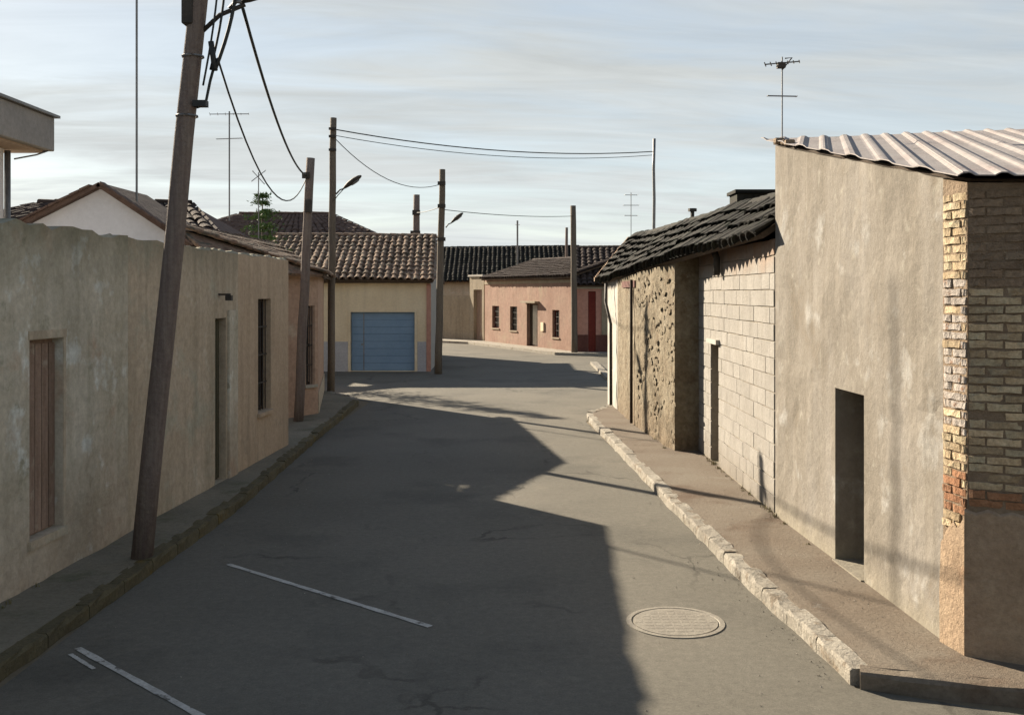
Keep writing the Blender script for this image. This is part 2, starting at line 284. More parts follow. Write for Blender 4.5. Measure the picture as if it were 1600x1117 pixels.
# kerbs and pavements ---------------------------------------------------------
KH = .12
def kerb_run(parent, line, n_inward, m, w=.15, seglen=.62, h=KH, rough=.012):
    """row of kerb stones along a polyline; n_inward=+1: stone body to the left of travel."""
    base = MB(); base.box((0, 0, -.06), (1, 1, 1)); proto = []
    for v in range(5):
        bb = MB(); vs = []
        nx = 4
        for i in range(nx+1):
            for (y, z) in ((0, -.08), (0, .8), (.1, 1), (1, 1), (1, -.08)):
                j = 0 if i in (0, nx) else 1
                vs.append((.012+.976*i/nx, y+(random.uniform(-.12, .12)*j if y < .5 else 0), z+(random.uniform(-.11, .07) if z > .5 else 0)))
        fs = [(i*5+k, (i+1)*5+k, (i+1)*5+(k+1) % 5, i*5+(k+1) % 5) for i in range(nx) for k in range(5)]
        fs += [(4, 3, 2, 1, 0), tuple(nx*5+k for k in range(5))]
        bb.add(vs, fs); proto.append(bb.mesh('kerb_stone')); proto[-1].materials.append(m)
    for a, c in zip(line[:-1], line[1:]):
        a = Vector((*a, 0)); c = Vector((*c, 0)); L = (c-a).length; n = max(1, round(L/seglen)); u = (c-a)/n
        nn = Vector((-u.y, u.x, 0)).normalized()*n_inward
        for i in range(n):
            o = link('kerb_stone', random.choice(proto))
            p = a+u*i
            o.matrix_basis = Matrix(((u.x, nn.x*w, 0, p.x), (u.y, nn.y*w, 0, p.y), (0, 0, h+random.uniform(-rough, rough), 0), (0, 0, 0, 1)))
            setp(o, parent)
def pavement(name, poly, m, z=KH-.005):
    b = MB(); me = bpy.data.meshes.new(name); bm = bmesh.new()
    vs = [bm.verts.new((x, y, z)) for x, y in poly]; f = bm.faces.new(vs); bmesh.ops.triangulate(bm, faces=[f])
    r = bmesh.ops.extrude_face_region(bm, geom=bm.faces[:]); 
    for v in [g for g in r['geom'] if isinstance(g, bmesh.types.BMVert)]: v.co.z = -.05
    bmesh.ops.recalc_face_normals(bm, faces=bm.faces); bm.to_mesh(me); bm.free()
    o = link(name, me, m); o['kind'] = 'structure'; return o
KR = [(1.6, 21.4), (1.98, 12.6), (2.14, 9.6), (2.33, 7.05)]
KS = [(2.36, 6.98), (3.4, 6.66), (6.3, 5.3)]
KF = [(2.45, 24.1), (1.9, 22.8), (1.62, 22.1), (1.585, 21.45)]
pr = pavement('pavement', [(3.3, 23.6), (2.6, 24.1), (1.98, 22.7), (1.74, 22.0), (1.72, 21.4), (2.1, 12.6), (2.26, 9.6), (2.48, 7.08), (3.45, 6.8), (6.4, 5.45), (6.5, 7.5), (3.9, 9)], M['side'])
kerb_run(pr, KR[::-1], -1, M['kerb']); kerb_run(pr, KF[::-1], -1, M['kerb'], seglen=.45); kerb_run(pr, KS, 1, M['side'], seglen=.9)
KL = [(-3.6, 1.5), (-3.56, 7.1), (-3.48, 9.2), (-3.4, 12.6), (-3.58, 19.5), (-3.68, 24.6)]
KL2 = [(-3.7, 24.7), (-3.8, 25.2), (-4.3, 26.1), (-5.2, 27.5)]
pl = pavement('pavement', [(-3.72, 1.5), (-3.68, 7.1), (-3.6, 9.2), (-3.52, 12.6), (-3.7, 19.5), (-3.8, 24.6), (-3.95, 25.1), (-4.4, 26.0), (-5.3, 27.4), (-5.6, 27.3), (-4.9, 21), (-4.7, 17.6), (-4.7, 1.5)][::-1], M['side_l'])
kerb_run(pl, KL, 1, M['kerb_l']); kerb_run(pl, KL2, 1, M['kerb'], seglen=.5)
pf = pavement('pavement', [(-9.5, 60.5), (-2.3, 53.6), (1.85, 44.2), (2.9, 43.6), (7, 43.2), (7, 46), (2.8, 46), (-1, 55), (-9, 64)], M['kerb'])
pf2 = pavement('pavement', [(2.9, 31.4), (3.15, 31.4), (3.2, 38.6), (2.95, 38.6)], M['kerb'], z=.1)
# painted bay lines, each a worn strip just above the asphalt
def strip(a, c, w, name='road_marking'):
    a = Vector(a); c = Vector(c); u = (c-a).normalized(); n = Vector((-u.y, u.x))*w/2; k = 24; vs = []; 
    for i in range(k+1):
        p = a.lerp(c, i/k); j = random.uniform(.8, 1.12)
        vs += [(p.x-n.x*j, p.y-n.y*j, .003), (p.x+n.x*j, p.y+n.y*j, .003)]
    b = MB(); b.add(vs, [(2*i, 2*i+2, 2*i+3, 2*i+1) for i in range(k)]); o = b.build(name, M['paint']); o['kind'] = 'structure'
    return o
strip((-2.82, 10.18), (-.66, 8.28), .06)
strip((-3.3, 7.78), (-.9, 5.5), .06)
strip((-3.3, 7.65), (-3.0, 7.35), .035)
# manhole cover
mh = empty('manhole_cover', (1.34, 8.4, 0), 'round pale manhole cover set in the sunlit side of the road near the kerb', 'manhole cover')
b = MB(); ring = []
for r_, z in ((.4, -.004), (.4, .005), (.36, .006), (.355, -.001)):
    ring.append([(1.34+math.cos(2*math.pi*k/40)*r_, 8.4+math.sin(2*math.pi*k/40)*r_, z) for k in range(40)])
b.add([p for r_ in ring for p in r_], [(q*40+k, q*40+(k+1) % 40, (q+1)*40+(k+1) % 40, (q+1)*40+k) for q in range(3) for k in range(40)])
b.build('frame_ring', M['iron'], mh)
b = MB(); b.prism([(1.34+math.cos(2*math.pi*k/40)*.345, 8.4+math.sin(2*math.pi*k/40)*.345) for k in range(40)], -.004, .005); lid = b.build('lid', M['iron'], mh)
b = MB()
for i in range(-4, 5):
    for j in range(-4, 5):
        if i*i+j*j < 17: b.box((1.34+i*.075-.03, 8.4+j*.075-.03, .004), (1.34+i*.075+.03, 8.4+j*.075+.03, .0062))
b.build('tread_studs', M['iron'], lid, kind='stuff')

# ------------------------------------------------------------------ walls
def ray_s(A, B, px):
    """distance along A->B where the pixel column px crosses it"""
    k = (px-800)/F; d = (B[0]-A[0], B[1]-A[1]); L = math.hypot(*d)
    t = (k*A[1]-A[0])/(d[0]-k*d[1]); return t*L
def wall(name, A, B, z0, top, t, m, parent, openings=(), step=.35, amp=.012, jit=0, miter=True, zs=None, ends=None):
    A = Vector((A[0], A[1], 0)); B = Vector((B[0], B[1], 0)); L = (B-A).length; u = (B-A)/L; nrm = Vector((u.y, -u.x, 0))
    tf = top if callable(top) else (lambda s, a=top: a if isinstance(a, (int, float)) else a[0]+(a[1]-a[0])*s/L)
    sb = {0, L}; zb = {z0}; 
    for o in openings: sb |= {o[0], o[1]}; zb |= {o[2], o[3]}
    zref = max(tf(0), tf(L)) if not callable(top) else max(tf(L*i/20) for i in range(21))
    zo = max(zb); zb.add(zref)
    def fill(bs, st):
        bs = sorted(bs); r = []
        for a, c in zip(bs[:-1], bs[1:]):
            n = max(1, round((c-a)/st)); r += [a+(c-a)*i/n for i in range(n)]
        return r+[bs[-1]]
    if callable(top): sb.add(L/2)
    ss = fill(sb, step); zs_ = fill(zb, step); ns, nz_ = len(ss), len(zs_)
    jt = [random.uniform(-jit, jit*.5) for _ in ss]
    fr = []; bk = []
    for i, s in enumerate(ss):
        for z in zs_:
            zz_ = z if z <= zo+1e-6 else zo+(z-zo)*(tf(s)+jt[i]-zo)/(zref-zo)
            p = A+u*s; p.z = zz_
            edge = (i in (0, ns-1)) or any(abs(s-o[q]) < 1e-5 for o in openings for q in (0, 1)) or any(abs(z-o[q]) < 1e-5 for o in openings for q in (2, 3))
            d = 0 if edge else amp*(fb((p.x, p.y, zz_), 1.3)*1.3+fb((p.x+9, p.y, zz_), 4)*.6)
            fr.append(p+nrm*d)
            sx = min(max(s, t if miter else 0), L-(t if miter else 0))
            if ends: sx = min(max(s, t if ends[0] else 0), L-(t if ends[1] else 0))
            q = A+u*sx-nrm*t; q.z = zz_; bk.append(q)
    nv = len(fr); F_ = []; edges = {}
    for i in range(ns-1):
        for j in range(nz_-1):
            sc, zc = (ss[i]+ss[i+1])/2, (zs_[j]+zs_[j+1])/2
            if any(o[0] < sc < o[1] and o[2] < zc < o[3] for o in openings): continue
            q = (i*nz_+j, (i+1)*nz_+j, (i+1)*nz_+j+1, i*nz_+j+1); F_.append(q); F_.append(tuple(nv+k for k in q[::-1]))
            for a, c in zip(q, q[1:]+q[:1]):
                e = (min(a, c), max(a, c)); edges.setdefault(e, []).append((a, c))
    for e, l in edges.items():
        if len(l) == 1: a, c = l[0]; F_.append((c, a, nv+a, nv+c))
    b = MB(); b.add(fr+bk, F_); o = b.build(name, m, parent); return o, A, u, nrm, L
def on(A, u, n, s, z, d=0): p = A+u*s-n*d; p.z = z; return p   # d metres behind the wall face
def frameM(A, u, n): return Matrix(((u.x, -n.x, 0, A.x), (u.y, -n.y, 0, A.y), (0, 0, 1, 0), (0, 0, 0, 1)))   # local x along wall, y into wall
def door_in(parent, w, s0, s1, z0, z1, depth, m, name='door', planks=0, frame=None):
    _, A, u, n, L = w; T = frameM(A, u, n)
    b = MB(); b.box((s0+.002, depth, z0), (s1-.002, depth+.04, z1-.002), T); d = b.build(name, m, parent)
    if planks:
        pm = MB(); ww = (s1-s0)/planks; pm.box((.006, 0, 0), (ww-.006, .022, 1)); me = pm.mesh('plank'); me.materials.append(m)
        for i in range(planks):
            o = link('plank', me); o.matrix_basis = T @ Matrix.Translation((s0+ww*i, depth-.024+random.uniform(-.003, .003), z0+.02)) @ Matrix.Diagonal((1, 1, z1-z0-.04-random.uniform(0, .03), 1)); setp(o, d)
    return d
def window_in(parent, w, s0, s1, z0, z1, depth, fm, bars=True, sill=None, nbar=4, gm=None):
    _, A, u, n, L = w; T = frameM(A, u, n); b = MB(); f = .05
    b.box((s0+.002, depth, z0+.002), (s0+f, depth+.05, z1-.002), T); b.box((s1-f, depth, z0+.002), (s1-.002, depth+.05, z1-.002), T)
    b.box((s0+f, depth, z0+.002), (s1-f, depth+.05, z0+f), T); b.box((s0+f, depth, z1-f), (s1-f, depth+.05, z1-.002), T)
    zm = (z0+z1)/2; b.box((s0+f, depth+.004, zm-.03), (s1-f, depth+.046, zm+.03), T)
    wo = b.build('window', fm, parent)
    g = MB(); g.box((s0+f, depth+.02, z0+f), (s1-f, depth+.03, z1-f), T); g.build('pane', gm or M['glass'], wo)
    if bars:
        g = MB()
        for i in range(nbar):
            x = s0+(s1-s0)*(i+.5)/nbar; g.tube([T @ Vector((x, depth-.05, z0+.01)), T @ Vector((x, depth-.05, z1-.01))], .009, 5)
        for k in (.25, .5, .75):
            z = z0+(z1-z0)*k; g.box((s0+.004, depth-.058, z-.01), (s1-.004, depth-.042, z+.01), T)
        g.build('grille', M['iron_dark'], wo)
    if sill:
        g = MB(); g.box((s0-.05, -.05, z0-.06), (s1+.05, depth, z0-.004), T); g.build('sill', sill, wo)
    return wo

# ------------------------------------------------------------------ clay tile roofs
def tile_mesh(nm, length=.46, r0=.098, r1=.078, seg=6, th=.014):
    b = MB(); vs = []
    for y, r in ((0, r0), (length, r1)):
        for rr in (r, r-th):
            for k in range(seg+1):
                a = math.pi*k/seg; vs.append((math.cos(a)*rr, y, math.sin(a)*rr*.82))
    n = seg+1; fs = []
    for k in range(seg):
        fs += [(k, k+1, 2*n+k+1, 2*n+k), (n+k, 3*n+k, 3*n+k+1, n+k+1), (k, n+k, n+k+1, k+1)]
    fs += [(0, 2*n, 3*n, n), (seg, n+seg, 3*n+seg, 2*n+seg)]
    b.add(vs, fs); me = b.mesh(nm); return me
TM = {}
def tile_roof(house, E0, E1, R0, R1, m, limit=300, sp=.21, ex=.36, under=M['under'], name='roof', jit=1.0, thick=.07, scale=1.0, ridge=True, sag=0, deep=1.0):
    E0, E1, R0, R1 = map(Vector, (E0, E1, R0, R1))
    nrm = ((E1-E0).cross(R0-E0)).normalized()
    if nrm.z < 0: nrm = -nrm
    b = MB(); top = [E0, E1, R1, R0]; b.add([p-nrm*.02 for p in top]+[p-nrm*(.02+thick) for p in top], [(0, 1, 2, 3), (7, 6, 5, 4)]+[(i, (i+1) % 4, 4+(i+1) % 4, 4+i) for i in range(4)])
    rf = b.build(name, under, house)
    width = ((E1-E0).length+(R1-R0).length)/2; nc = max(2, int(width/sp)); key = m.name
    if key not in TM: TM[key] = tile_mesh('roof_tile'); TM[key].materials.append(m)
    me = TM[key]; items = []
    for c in range(nc):
        f = (c+.5)/nc; e = E0.lerp(E1, f); r = R0.lerp(R1, f); d = r-e; Ld = d.length; nr = max(1, round(Ld/ex)); dv = d/Ld
        xa = dv.cross(nrm).normalized()
        for k in range(nr):
            p = e+dv*(Ld*k/nr-.05+random.uniform(-.015, .015)*jit)+nrm*(.015+random.uniform(-.004, .012)*jit)+xa*random.uniform(-.012, .012)*jit
            p.z += sag*noise.noise(Vector((p.x*.5, p.y*.5, 2)))
            yaw = random.gauss(0, .03)*jit; tilt = -.045+random.gauss(0, .01)*jit
            yv = (dv+nrm*tilt+xa*yaw).normalized(); xv = yv.cross(nrm).normalized(); zv = xv.cross(yv)
            sc = scale*random.uniform(.95, 1.05)
            sw = sc*((E0-E1).length*(1-k/nr)+(R0-R1).length*k/nr)/nc/.21
            items.append(Matrix(((xv.x*sw, yv.x*(ex/.36), zv.x*sw*deep, p.x), (xv.y*sw, yv.y*(ex/.36), zv.y*sw*deep, p.y), (xv.z*sw, yv.z*(ex/.36), zv.z*sw*deep, p.z), (0, 0, 0, 1))))
    items.sort(key=lambda mm: (mm.translation-Vector((0, 0, CAMH))).length)
    for mm in items[:limit]:
        o = link('roof_tile', me); o.matrix_basis = mm; setp(o, rf)
    if len(items) > limit:
        b = MB(); vv = [v.co.copy() for v in me.vertices]; ff = [tuple(p.vertices) for p in me.polygons]
        for mm in items[limit:]: b.add([mm @ v for v in vv], ff)
        b.build('roof_tiles', m, rf, kind='stuff')
    # channel tiles: one joined layer
    b = MB()
    for c in range(nc+1):
        f = c/nc; e = E0.lerp(E1, f); r = R0.lerp(R1, f); w = (E0-E1).length/nc; w2 = (R0-R1).length/nc; ax = (E1-E0).normalized(); vs = []
        nr = max(1, round((r-e).length/ex))
        for k in range(nr):
            a = e.lerp(r, k/nr)-(r-e).normalized()*(.05 if k == 0 else 0); q = e.lerp(r, (k+1)/nr); hw = w*.36
            vs = []
            for (p, dz) in ((a, .03), (q, .012)):
                for (xx, zz2) in ((-1, .045), (-.5, .01), (.5, .01), (1, .045)): vs.append(p+ax*xx*hw+nrm*(zz2+dz-.02))
            b.add(vs, [(0, 1, 5, 4), (1, 2, 6, 5), (2, 3, 7, 6)])
    ch = b.build('channel_tiles', m, rf, kind='stuff')
    if ridge:
        n = max(1, int((R1-R0).length/.4)); dv = (R1-R0).normalized(); bb = MB(); vv = [v.co.copy() for v in me.vertices]; ff = [tuple(p.vertices) for p in me.polygons]
        for i in range(n):
            p = R0.lerp(R1, i/n); up = Vector((0, 0, 1)); xv = dv.cross(up).normalized(); zv = xv.cross(dv); p = p+zv*.005
            mm = Matrix(((xv.x*1.25, dv.x, zv.x*1.25, p.x), (xv.y*1.25, dv.y, zv.y*1.25, p.y), (xv.z*1.25, dv.z, zv.z*1.25, p.z+random.uniform(0, .015)), (0, 0, 0, 1)))
            bb.add([mm @ v for v in vv], ff)
        bb.build('ridge_tiles', m, rf, kind='stuff')
    return rf
def slab(name, pts, th, m, parent):
    pts = [Vector(p) for p in pts]; n = (pts[1]-pts[0]).cross(pts[2]-pts[0]).normalized()
    if n.z < 0: n = -n
    k = len(pts); b = MB(); b.add(pts+[p-n*th for p in pts], [tuple(range(k)), tuple(range(2*k-1, k-1, -1))]+[(i, (i+1) % k, k+(i+1) % k, k+i) for i in range(k)])
    return b.build(name, m, parent)

# ================================================================== LEFT: courtyard wall along the road
cw = empty('courtyard_wall', (-4.2, 8.5, 0), 'long shaded rendered wall along the left pavement with a shuttered window', 'wall')
WX = lambda y: -4.26+.0517*(y-8.5)
WA, WB = (WX(1.5), 1.5), (WX(17.4), 17.4)
sW = lambda px: ray_s(WA, WB, px)
s1_, s2_, s3_ = sW(200), sW(332), sW(372)
def sub(A, B, s0, s1): 
    L = math.dist(A, B); f = lambda s: (A[0]+(B[0]-A[0])*s/L, A[1]+(B[1]-A[1])*s/L); return f(s0), f(s1)
a, c = sub(WA, WB, 0, s1_)
w = wall('wall_section', a, c, 0, (3.34, 3.31), .3, M['lw_grey'], cw, [(sW(46), sW(98), .52, 2.28)], amp=.028, jit=.05, step=.2, miter=False)
w[0]['label'] = 'grey streaked section of the wall with the shuttered window'
sh = door_in(cw, w, sW(46), sW(98), .52, 2.28, .10, M['wood'], 'shutter', planks=5)
T = frameM(w[1], w[2], w[3])
b = MB(); b.box((sW(46)-.02, -.012, 2.285), (sW(98)+.06, .02, 2.36), T); b.box((sW(98)+.002, -.008, .5), (sW(98)+.05, .02, 2.284), T); b.build('window_surround', M['lw_brown'], cw)
b = MB(); b.box((sW(46)-.03, -.03, .44), (sW(98)+.04, .1, .517), T); b.build('sill', M['lw_brown'], cw)
a, c = sub(WA, WB, s1_+.002, s2_)
w = wall('wall_section', a, c, 0, (3.30, 3.27), .3, M['lw_brown'], cw, amp=.025, jit=.035, step=.2, miter=False)
w[0]['label'] = 'brown rendered middle section of the wall'
a, c = sub(WA, WB, s2_+.002, s3_)
o0, o1 = sW(336)-s2_, sW(353)-s2_
w = wall('wall_section', a, c, 0, (3.27, 3.25), .3, M['lw_brown'], cw, [(o0, o1, .12, 2.35)], amp=.01, miter=False)
door_in(cw, w, o0, o1, .12, 2.35, .12, M['olive'], 'door', planks=4)
T = frameM(w[1], w[2], w[3]); b = MB(); b.box((o1+.05, -.035, .1), (o1+.42, -.003, 2.45), T); b.build('pilaster', M['lw_grey'], cw)
a, c = sub(WA, WB, s3_+.002, math.dist(WA, WB))
o0, o1 = sW(403)-s3_, sW(423)-s3_
w = wall('wall_section', a, c, 0, (3.25, 3.26), .3, M['lw_orange'], cw, [(o0, o1, .85, 2.6)], amp=.02, jit=.03, miter=False, ends=(False, True))
w[0]['label'] = 'ochre far section of the wall with a tall barred window'
window_in(cw, w, o0, o1, .85, 2.6, .12, M['wood_dark'], nbar=5, sill=M['lw_orange'])
a = WB; wall('end_wall', a, (-6.3, 17.55), 0, 3.26, .3, M['lw_orange'], cw, amp=.02, jit=.03, ends=(True, False))
# coping lumps on top of the wall
b = MB(); vs = []; n = 170
for i in range(n+1):
    y = 1.5+15.85*i/n; x = WX(y)
    h = .05+.045*noise.noise(Vector((y*2.1, 3, 0)))+.03*noise.noise(Vector((y*7, 1, 5)))
    for k, (dx, dz) in enumerate(((-.03, -.10), (-.012, .3), (-.06, 1), (-.2, .9), (-.29, .2), (-.31, -.1))):
        vs.append((x+dx+(.018*noise.noise(Vector((y*6, k, 2))) if k < 3 else 0), y, 3.235+(h+.02*noise.noise(Vector((y*9, k, 1))))*max(dz, 0)+min(dz, 0)+.0))
b.add(vs, [(i*6+k, i*6+6+k, i*6+7+k, i*6+k+1) for i in range(n) for k in range(5)]+[tuple(range(6)), tuple(range(n*6, n*6+6))])
b.build('coping', M['lw_grey'], cw, kind='stuff')
# small wall lamp
b = MB(); T = Matrix.Translation((WX(13.9), 13.9, 2.66)); b.box((0, -.02, 0), (.16, .02, .025), T); b.box((.1, -.045, -.07), (.18, .045, 0), T); 
tag(b.build('wall_lamp', M['iron_dark']), 'small dark bracket lamp fixed high on the shaded left wall', 'lamp')

# ------------------------------------------------------------------ poles
def pole(name, base, top, r0, r1, m, label, cat='utility pole', group='utility poles along the street'):
    t = empty(name, base, label, cat, group)
    b = MB(); base = Vector(base); top = Vector(top); k = 8
    b.tube([base.lerp(top, i/k)+Vector((noise.noise(Vector((i, base.x, 0)))*.025, 0, 0))*(0 if i in (0,) else 1) for i in range(k+1)], r0, 12, r1)
    b.build('post', m, t, smooth=True)
    return t
def lamp(t, a, b_, hl, hr, m=None):
    """arm from a to b_, head continues for hl metres along the arm direction"""
    a = Vector(a); b_ = Vector(b_); g = MB(); mid = a.lerp(b_, .5)+Vector((0, 0, .04)); g.tube([a, mid, b_], .022, 6); g.build('lamp_arm', M['galv'], t, smooth=True)
    d = (b_-a).normalized(); up = Vector((0, 0, 1)); xv = d.cross(up).normalized(); zv = xv.cross(d); g = MB(); n = 8; vs = []
    prof = ((0, .25, .3), (.12, .6, .6), (.35, .95, .95), (.65, 1, 1), (.88, .8, .7), (1, .3, .3))
    for f, wv, hv in prof:
        for k in range(10):
            an = 2*math.pi*k/10; zz_ = math.sin(an); zz_ = zz_*(.7 if zz_ > 0 else .35)
            vs.append(b_+d*(f*hl)+xv*math.cos(an)*hr*wv+zv*zz_*hr*hv)
    g.add(vs, [(i*10+k, i*10+(k+1) % 10, (i+1)*10+(k+1) % 10, (i+1)*10+k) for i in range(len(prof)-1) for k in range(10)]+[tuple(range(10)), tuple(range(50, 60))])
    h = g.build('lamp_head', M['iron_dark'], t, smooth=True)
    g = MB(); c = b_+d*hl*.6-zv*hr*.33; g.prism([(math.cos(2*math.pi*k/10), math.sin(2*math.pi*k/10)) for k in range(10)], -1, 1)
    g.v = [tuple(c+d*v[0]*hl*.22+xv*v[1]*hr*.6+zv*v[2]*.015) for v in g.v]; g.build('lens', M['galv'], h)
np_ = pole('utility_pole', (-3.62, 10.0, .05), (-2.77, 10.0, 8.4), .105, .08, M['pole'], 'nearest thick leaning wooden pole on the left pavement with hanging cables')
g = MB(); g.tube([(-3.02, 10.0, 5.25), (-2.85, 9.98, 5.4), (-2.6, 9.97, 5.5)], .022, 6); g.build('lamp_arm', M['iron_dark'], np_, smooth=True)
lamp(np_, (-2.75, 9.97, 5.46), (-2.62, 9.96, 5.52), .5, .11)
g = MB(); g.box((-3.2, 9.9, 5.3), (-3.09, 10.1, 5.75)); g.box((-3.13, 9.93, 5.72), (-3.02, 10.07, 5.9)); g.build('junction_box', M['iron_dark'], np_, bevel=.01)
for z in (4.42, 5.0):
    g = MB(); x = -3.62+.85*(z-.05)/8.35
    g.tube([(x+math.cos(2*math.pi*k/12)*.1, 10+math.sin(2*math.pi*k/12)*.1, z) for k in range(13)], .012, 5, cap=False); g.build('pole_band', M['galv'], np_)
g = MB(); g.box((-3.09, 9.9, 4.5), (-2.96, 9.99, 4.56)); g.tube([(-3.07, 9.97, 4.5), (-2.98, 9.95, 4.52), (-2.93, 9.94, 4.75), (-2.87, 9.94, 4.97)], .014, 6); g.build('cable_clamp', M['cable'], np_)
P2 = pole('utility_pole', (-4.3, 20.6, .05), (-4.06, 20.6, 5.4), .10, .085, M['pole'], 'short dark pole at the far end of the left wall where thick cables end')
g = MB(); g.box((-4.2, 20.47, 4.98), (-4.05, 20.52, 5.1)); g.build('cable_clamp', M['iron_dark'], P2); g = MB(); g.box((-4.13, 20.44, 4.3), (-4.0, 20.52, 4.55)); g.build('cable_splice', M['iron_dark'], P2)
P3 = pole('utility_pole', (-4.76, 26.9, .05), (-4.7, 26.9, 7.28), .1, .085, M['pole_c'], 'tall pole with a street lamp in front of the yellow garage house corner')
lamp(P3, (-4.62, 26.9, 5.28), (-4.42, 26.88, 5.42), .58, .13)
g = MB(); g.tube([(-4.66, 26.8, 5.1), (-4.55, 26.8, 5.25), (-4.4, 26.86, 5.43)], .012, 5)
g.build('lamp_stay', M['iron_dark'], P3)
for z in (6.95, 6.75, 6.4):
    g = MB(); g.box((-4.79, 26.75, z), (-4.6, 26.82, z+.06)); g.build('bracket', M['iron_dark'], P3)
P4 = pole('utility_pole', (-2.45, 34.0, 0), (-2.31, 34.0, 6.78), .125, .1, M['pole_c'], 'pole with a street lamp beside the right corner of the garage house')
lamp(P4, (-2.2, 34.0, 4.85), (-2.02, 34, 5.0), .52, .12)
for z in (6.25, 5.5, 4.4):
    g = MB(); g.box((-2.46, 33.85, z), (-2.2, 33.92, z+.12)); g.build('bracket', M['iron_dark'], P4)
P5 = pole('utility_pole', (-4.0, 42.5, 0), (-3.96, 42.5, 6.75), .17, .13, M['pole'], 'dark pole rising behind the tiled roof of the garage house')
g = MB(); g.box((-4.2, 42.3, 5.0), (-3.8, 42.45, 5.25)); g.build('bracket', M['iron_dark'], P5); g = MB(); g.box((-4.12, 42.3, 5.9), (-3.8, 42.4, 6.1)); g.build('bracket', M['iron_dark'], P5)
P6 = pole('utility_pole', (2.7, 44.3, 0), (2.65, 44.3, 6.45), .14, .12, M['pole_c'], 'grey pole at the right corner of the pink house')
P7 = pole('utility_pole', (3.15, 60, 0), (3.2, 60, 6.5), .1, .08, M['pole'], 'thin short pole just left of the pole by the pink house, behind the roofs')
P8 = pole('utility_pole', (4.42, 32, 0), (4.44, 32, 7.5), .055, .045, M['galv'], 'slim grey metal mast rising behind the dark tiled roof on the right')

# ------------------------------------------------------------------ cables
def cable(a, c, sag, r, label, n=16, name='overhead_cable', extra=None):
    a = Vector(a); c = Vector(c); pts = []
    for i in range(n+1):
        f = i/n; p = a.lerp(c, f); p.z -= sag*4*f*(1-f); pts.append(p)
    b = MB(); b.tube(pts, r, 6)
    if extra: extra(b, pts)
    o = b.build(name, M['cable'], smooth=True); tag(o, label, 'cable', 'overhead cables'); return o
cable((-2.62, 9.97, 5.46), (-4.14, 20.55, 5.05), .32, .017, 'thick black cable running from the leaning pole lamp arm down to the short dark pole')
cable((-2.86, 9.95, 4.97), (-4.12, 20.5, 4.98), .85, .011, 'second thinner cable sagging lowest between the leaning pole and the short dark pole')
cable((-4.66, 26.9, 6.98), (4.42, 32, 7.1), .28, .016, 'upper wire crossing the sky from the tall lamp pole to the slim metal mast')
cable((-4.66, 26.9, 6.82), (4.42, 32, 6.99), .3, .01, 'lower thin wire of the pair crossing the sky to the slim metal mast')
cable((-4.66, 26.9, 6.75), (-2.34, 34, 6.3), .55, .011, 'sagging wire between the two poles that carry street lamps')
cable((-2.3, 34, 5.45), (2.65, 44.3, 6.0), .1, .013, 'wire from the garage corner pole across to the pole by the pink house')
cable((-3.95, 42.4, 6.0), (-2.36, 34, 5.55), .05, .013, 'short wire between the pole behind the garage roof and the garage corner pole')
for i, (x0, z0_, x1, z1_, bw) in enumerate(((-2.78, 5.9, -2.93, 4.86, .03), (-2.66, 5.9, -2.88, 4.85, .05), (-2.83, 5.9, -2.99, 4.7, .02))):
    b = MB(); a_ = Vector((x0, 9.97-.02*i, z0_)); c_ = Vector((x1, 9.95-.02*i, z1_))
    b.tube([a_.lerp(c_, q/8)+Vector((bw*math.sin(q/8*math.pi), 0, 0)) for q in range(9)], (.012, .018, .01)[i], 6)
    if i == 1: b.tube([c_, c_+Vector((-.04, 0, .28))], .028, 8)
    tag(b.build('hanging_cable', M['cable'], smooth=True), ('left one of two slack cables meeting beside the leaning pole', 'thick slack cable with a black sleeve beside the leaning pole', 'thin slack cable hanging closest to the leaning pole')[i], 'cable', 'slack cables at the leaning pole')

# ================================================================== LEFT: pinkish house with door, between wall and side street
h2 = empty('rendered_house', (-4.6, 22, 0), 'low reddish rendered house with a dark tiled roof behind the short dark pole', 'house')
A2, B2, C2, D2, E2 = (-5.4, 19.6), (-4.15, 21.9), (-5.0, 27.2), (-6.5, 28.1), (-6.4, 20.2)
sA = ray_s(A2, B2, 478); sB = ray_s(A2, B2, 492)
w = wall('wall', A2, B2, 0, 3.1, .25, M['pinkbrick'], h2, [(sA, sB, .75, 2.42)], ends=(True, True))
window_in(h2, w, sA, sB, .75, 2.42, .1, M['wood_dark'], nbar=4, sill=M['pil'])
w = wall('wall', B2, C2, 0, 3.1, .25, M['pinkbrick'], h2)
T = frameM(w[1], w[2], w[3]); b = MB(); b.box((.01, -.02, 0), (w[4]-.01, -.003, .55), T); b.build('plinth', M['lw_brown'], h2)
wall('wall', C2, D2, 0, 3.1, .25, M['pinkbrick'], h2); wall('wall', D2, E2, 0, 3.1, .25, M['pinkbrick'], h2, step=2); wall('wall', E2, A2, 0, 3.1, .25, M['pinkbrick'], h2, step=2)
tile_roof(h2, (-3.95, 21.6, 3.1), (-4.82, 27.5, 3.1), (-6.45, 19.9, 3.95), (-6.6, 28.2, 4.0), M['tile'], limit=150)
slab('roof', [(-3.97, 21.6, 3.07), (-5.3, 19.35, 3.12), (-6.45, 19.9, 3.9)], .06, M['tile'], h2)
b = MB(); b.tube([(-4.28, 22.3, .2), (-4.28, 22.3, 3.0)], .04, 8); b.build('downpipe', M['galv'], h2, smooth=True)

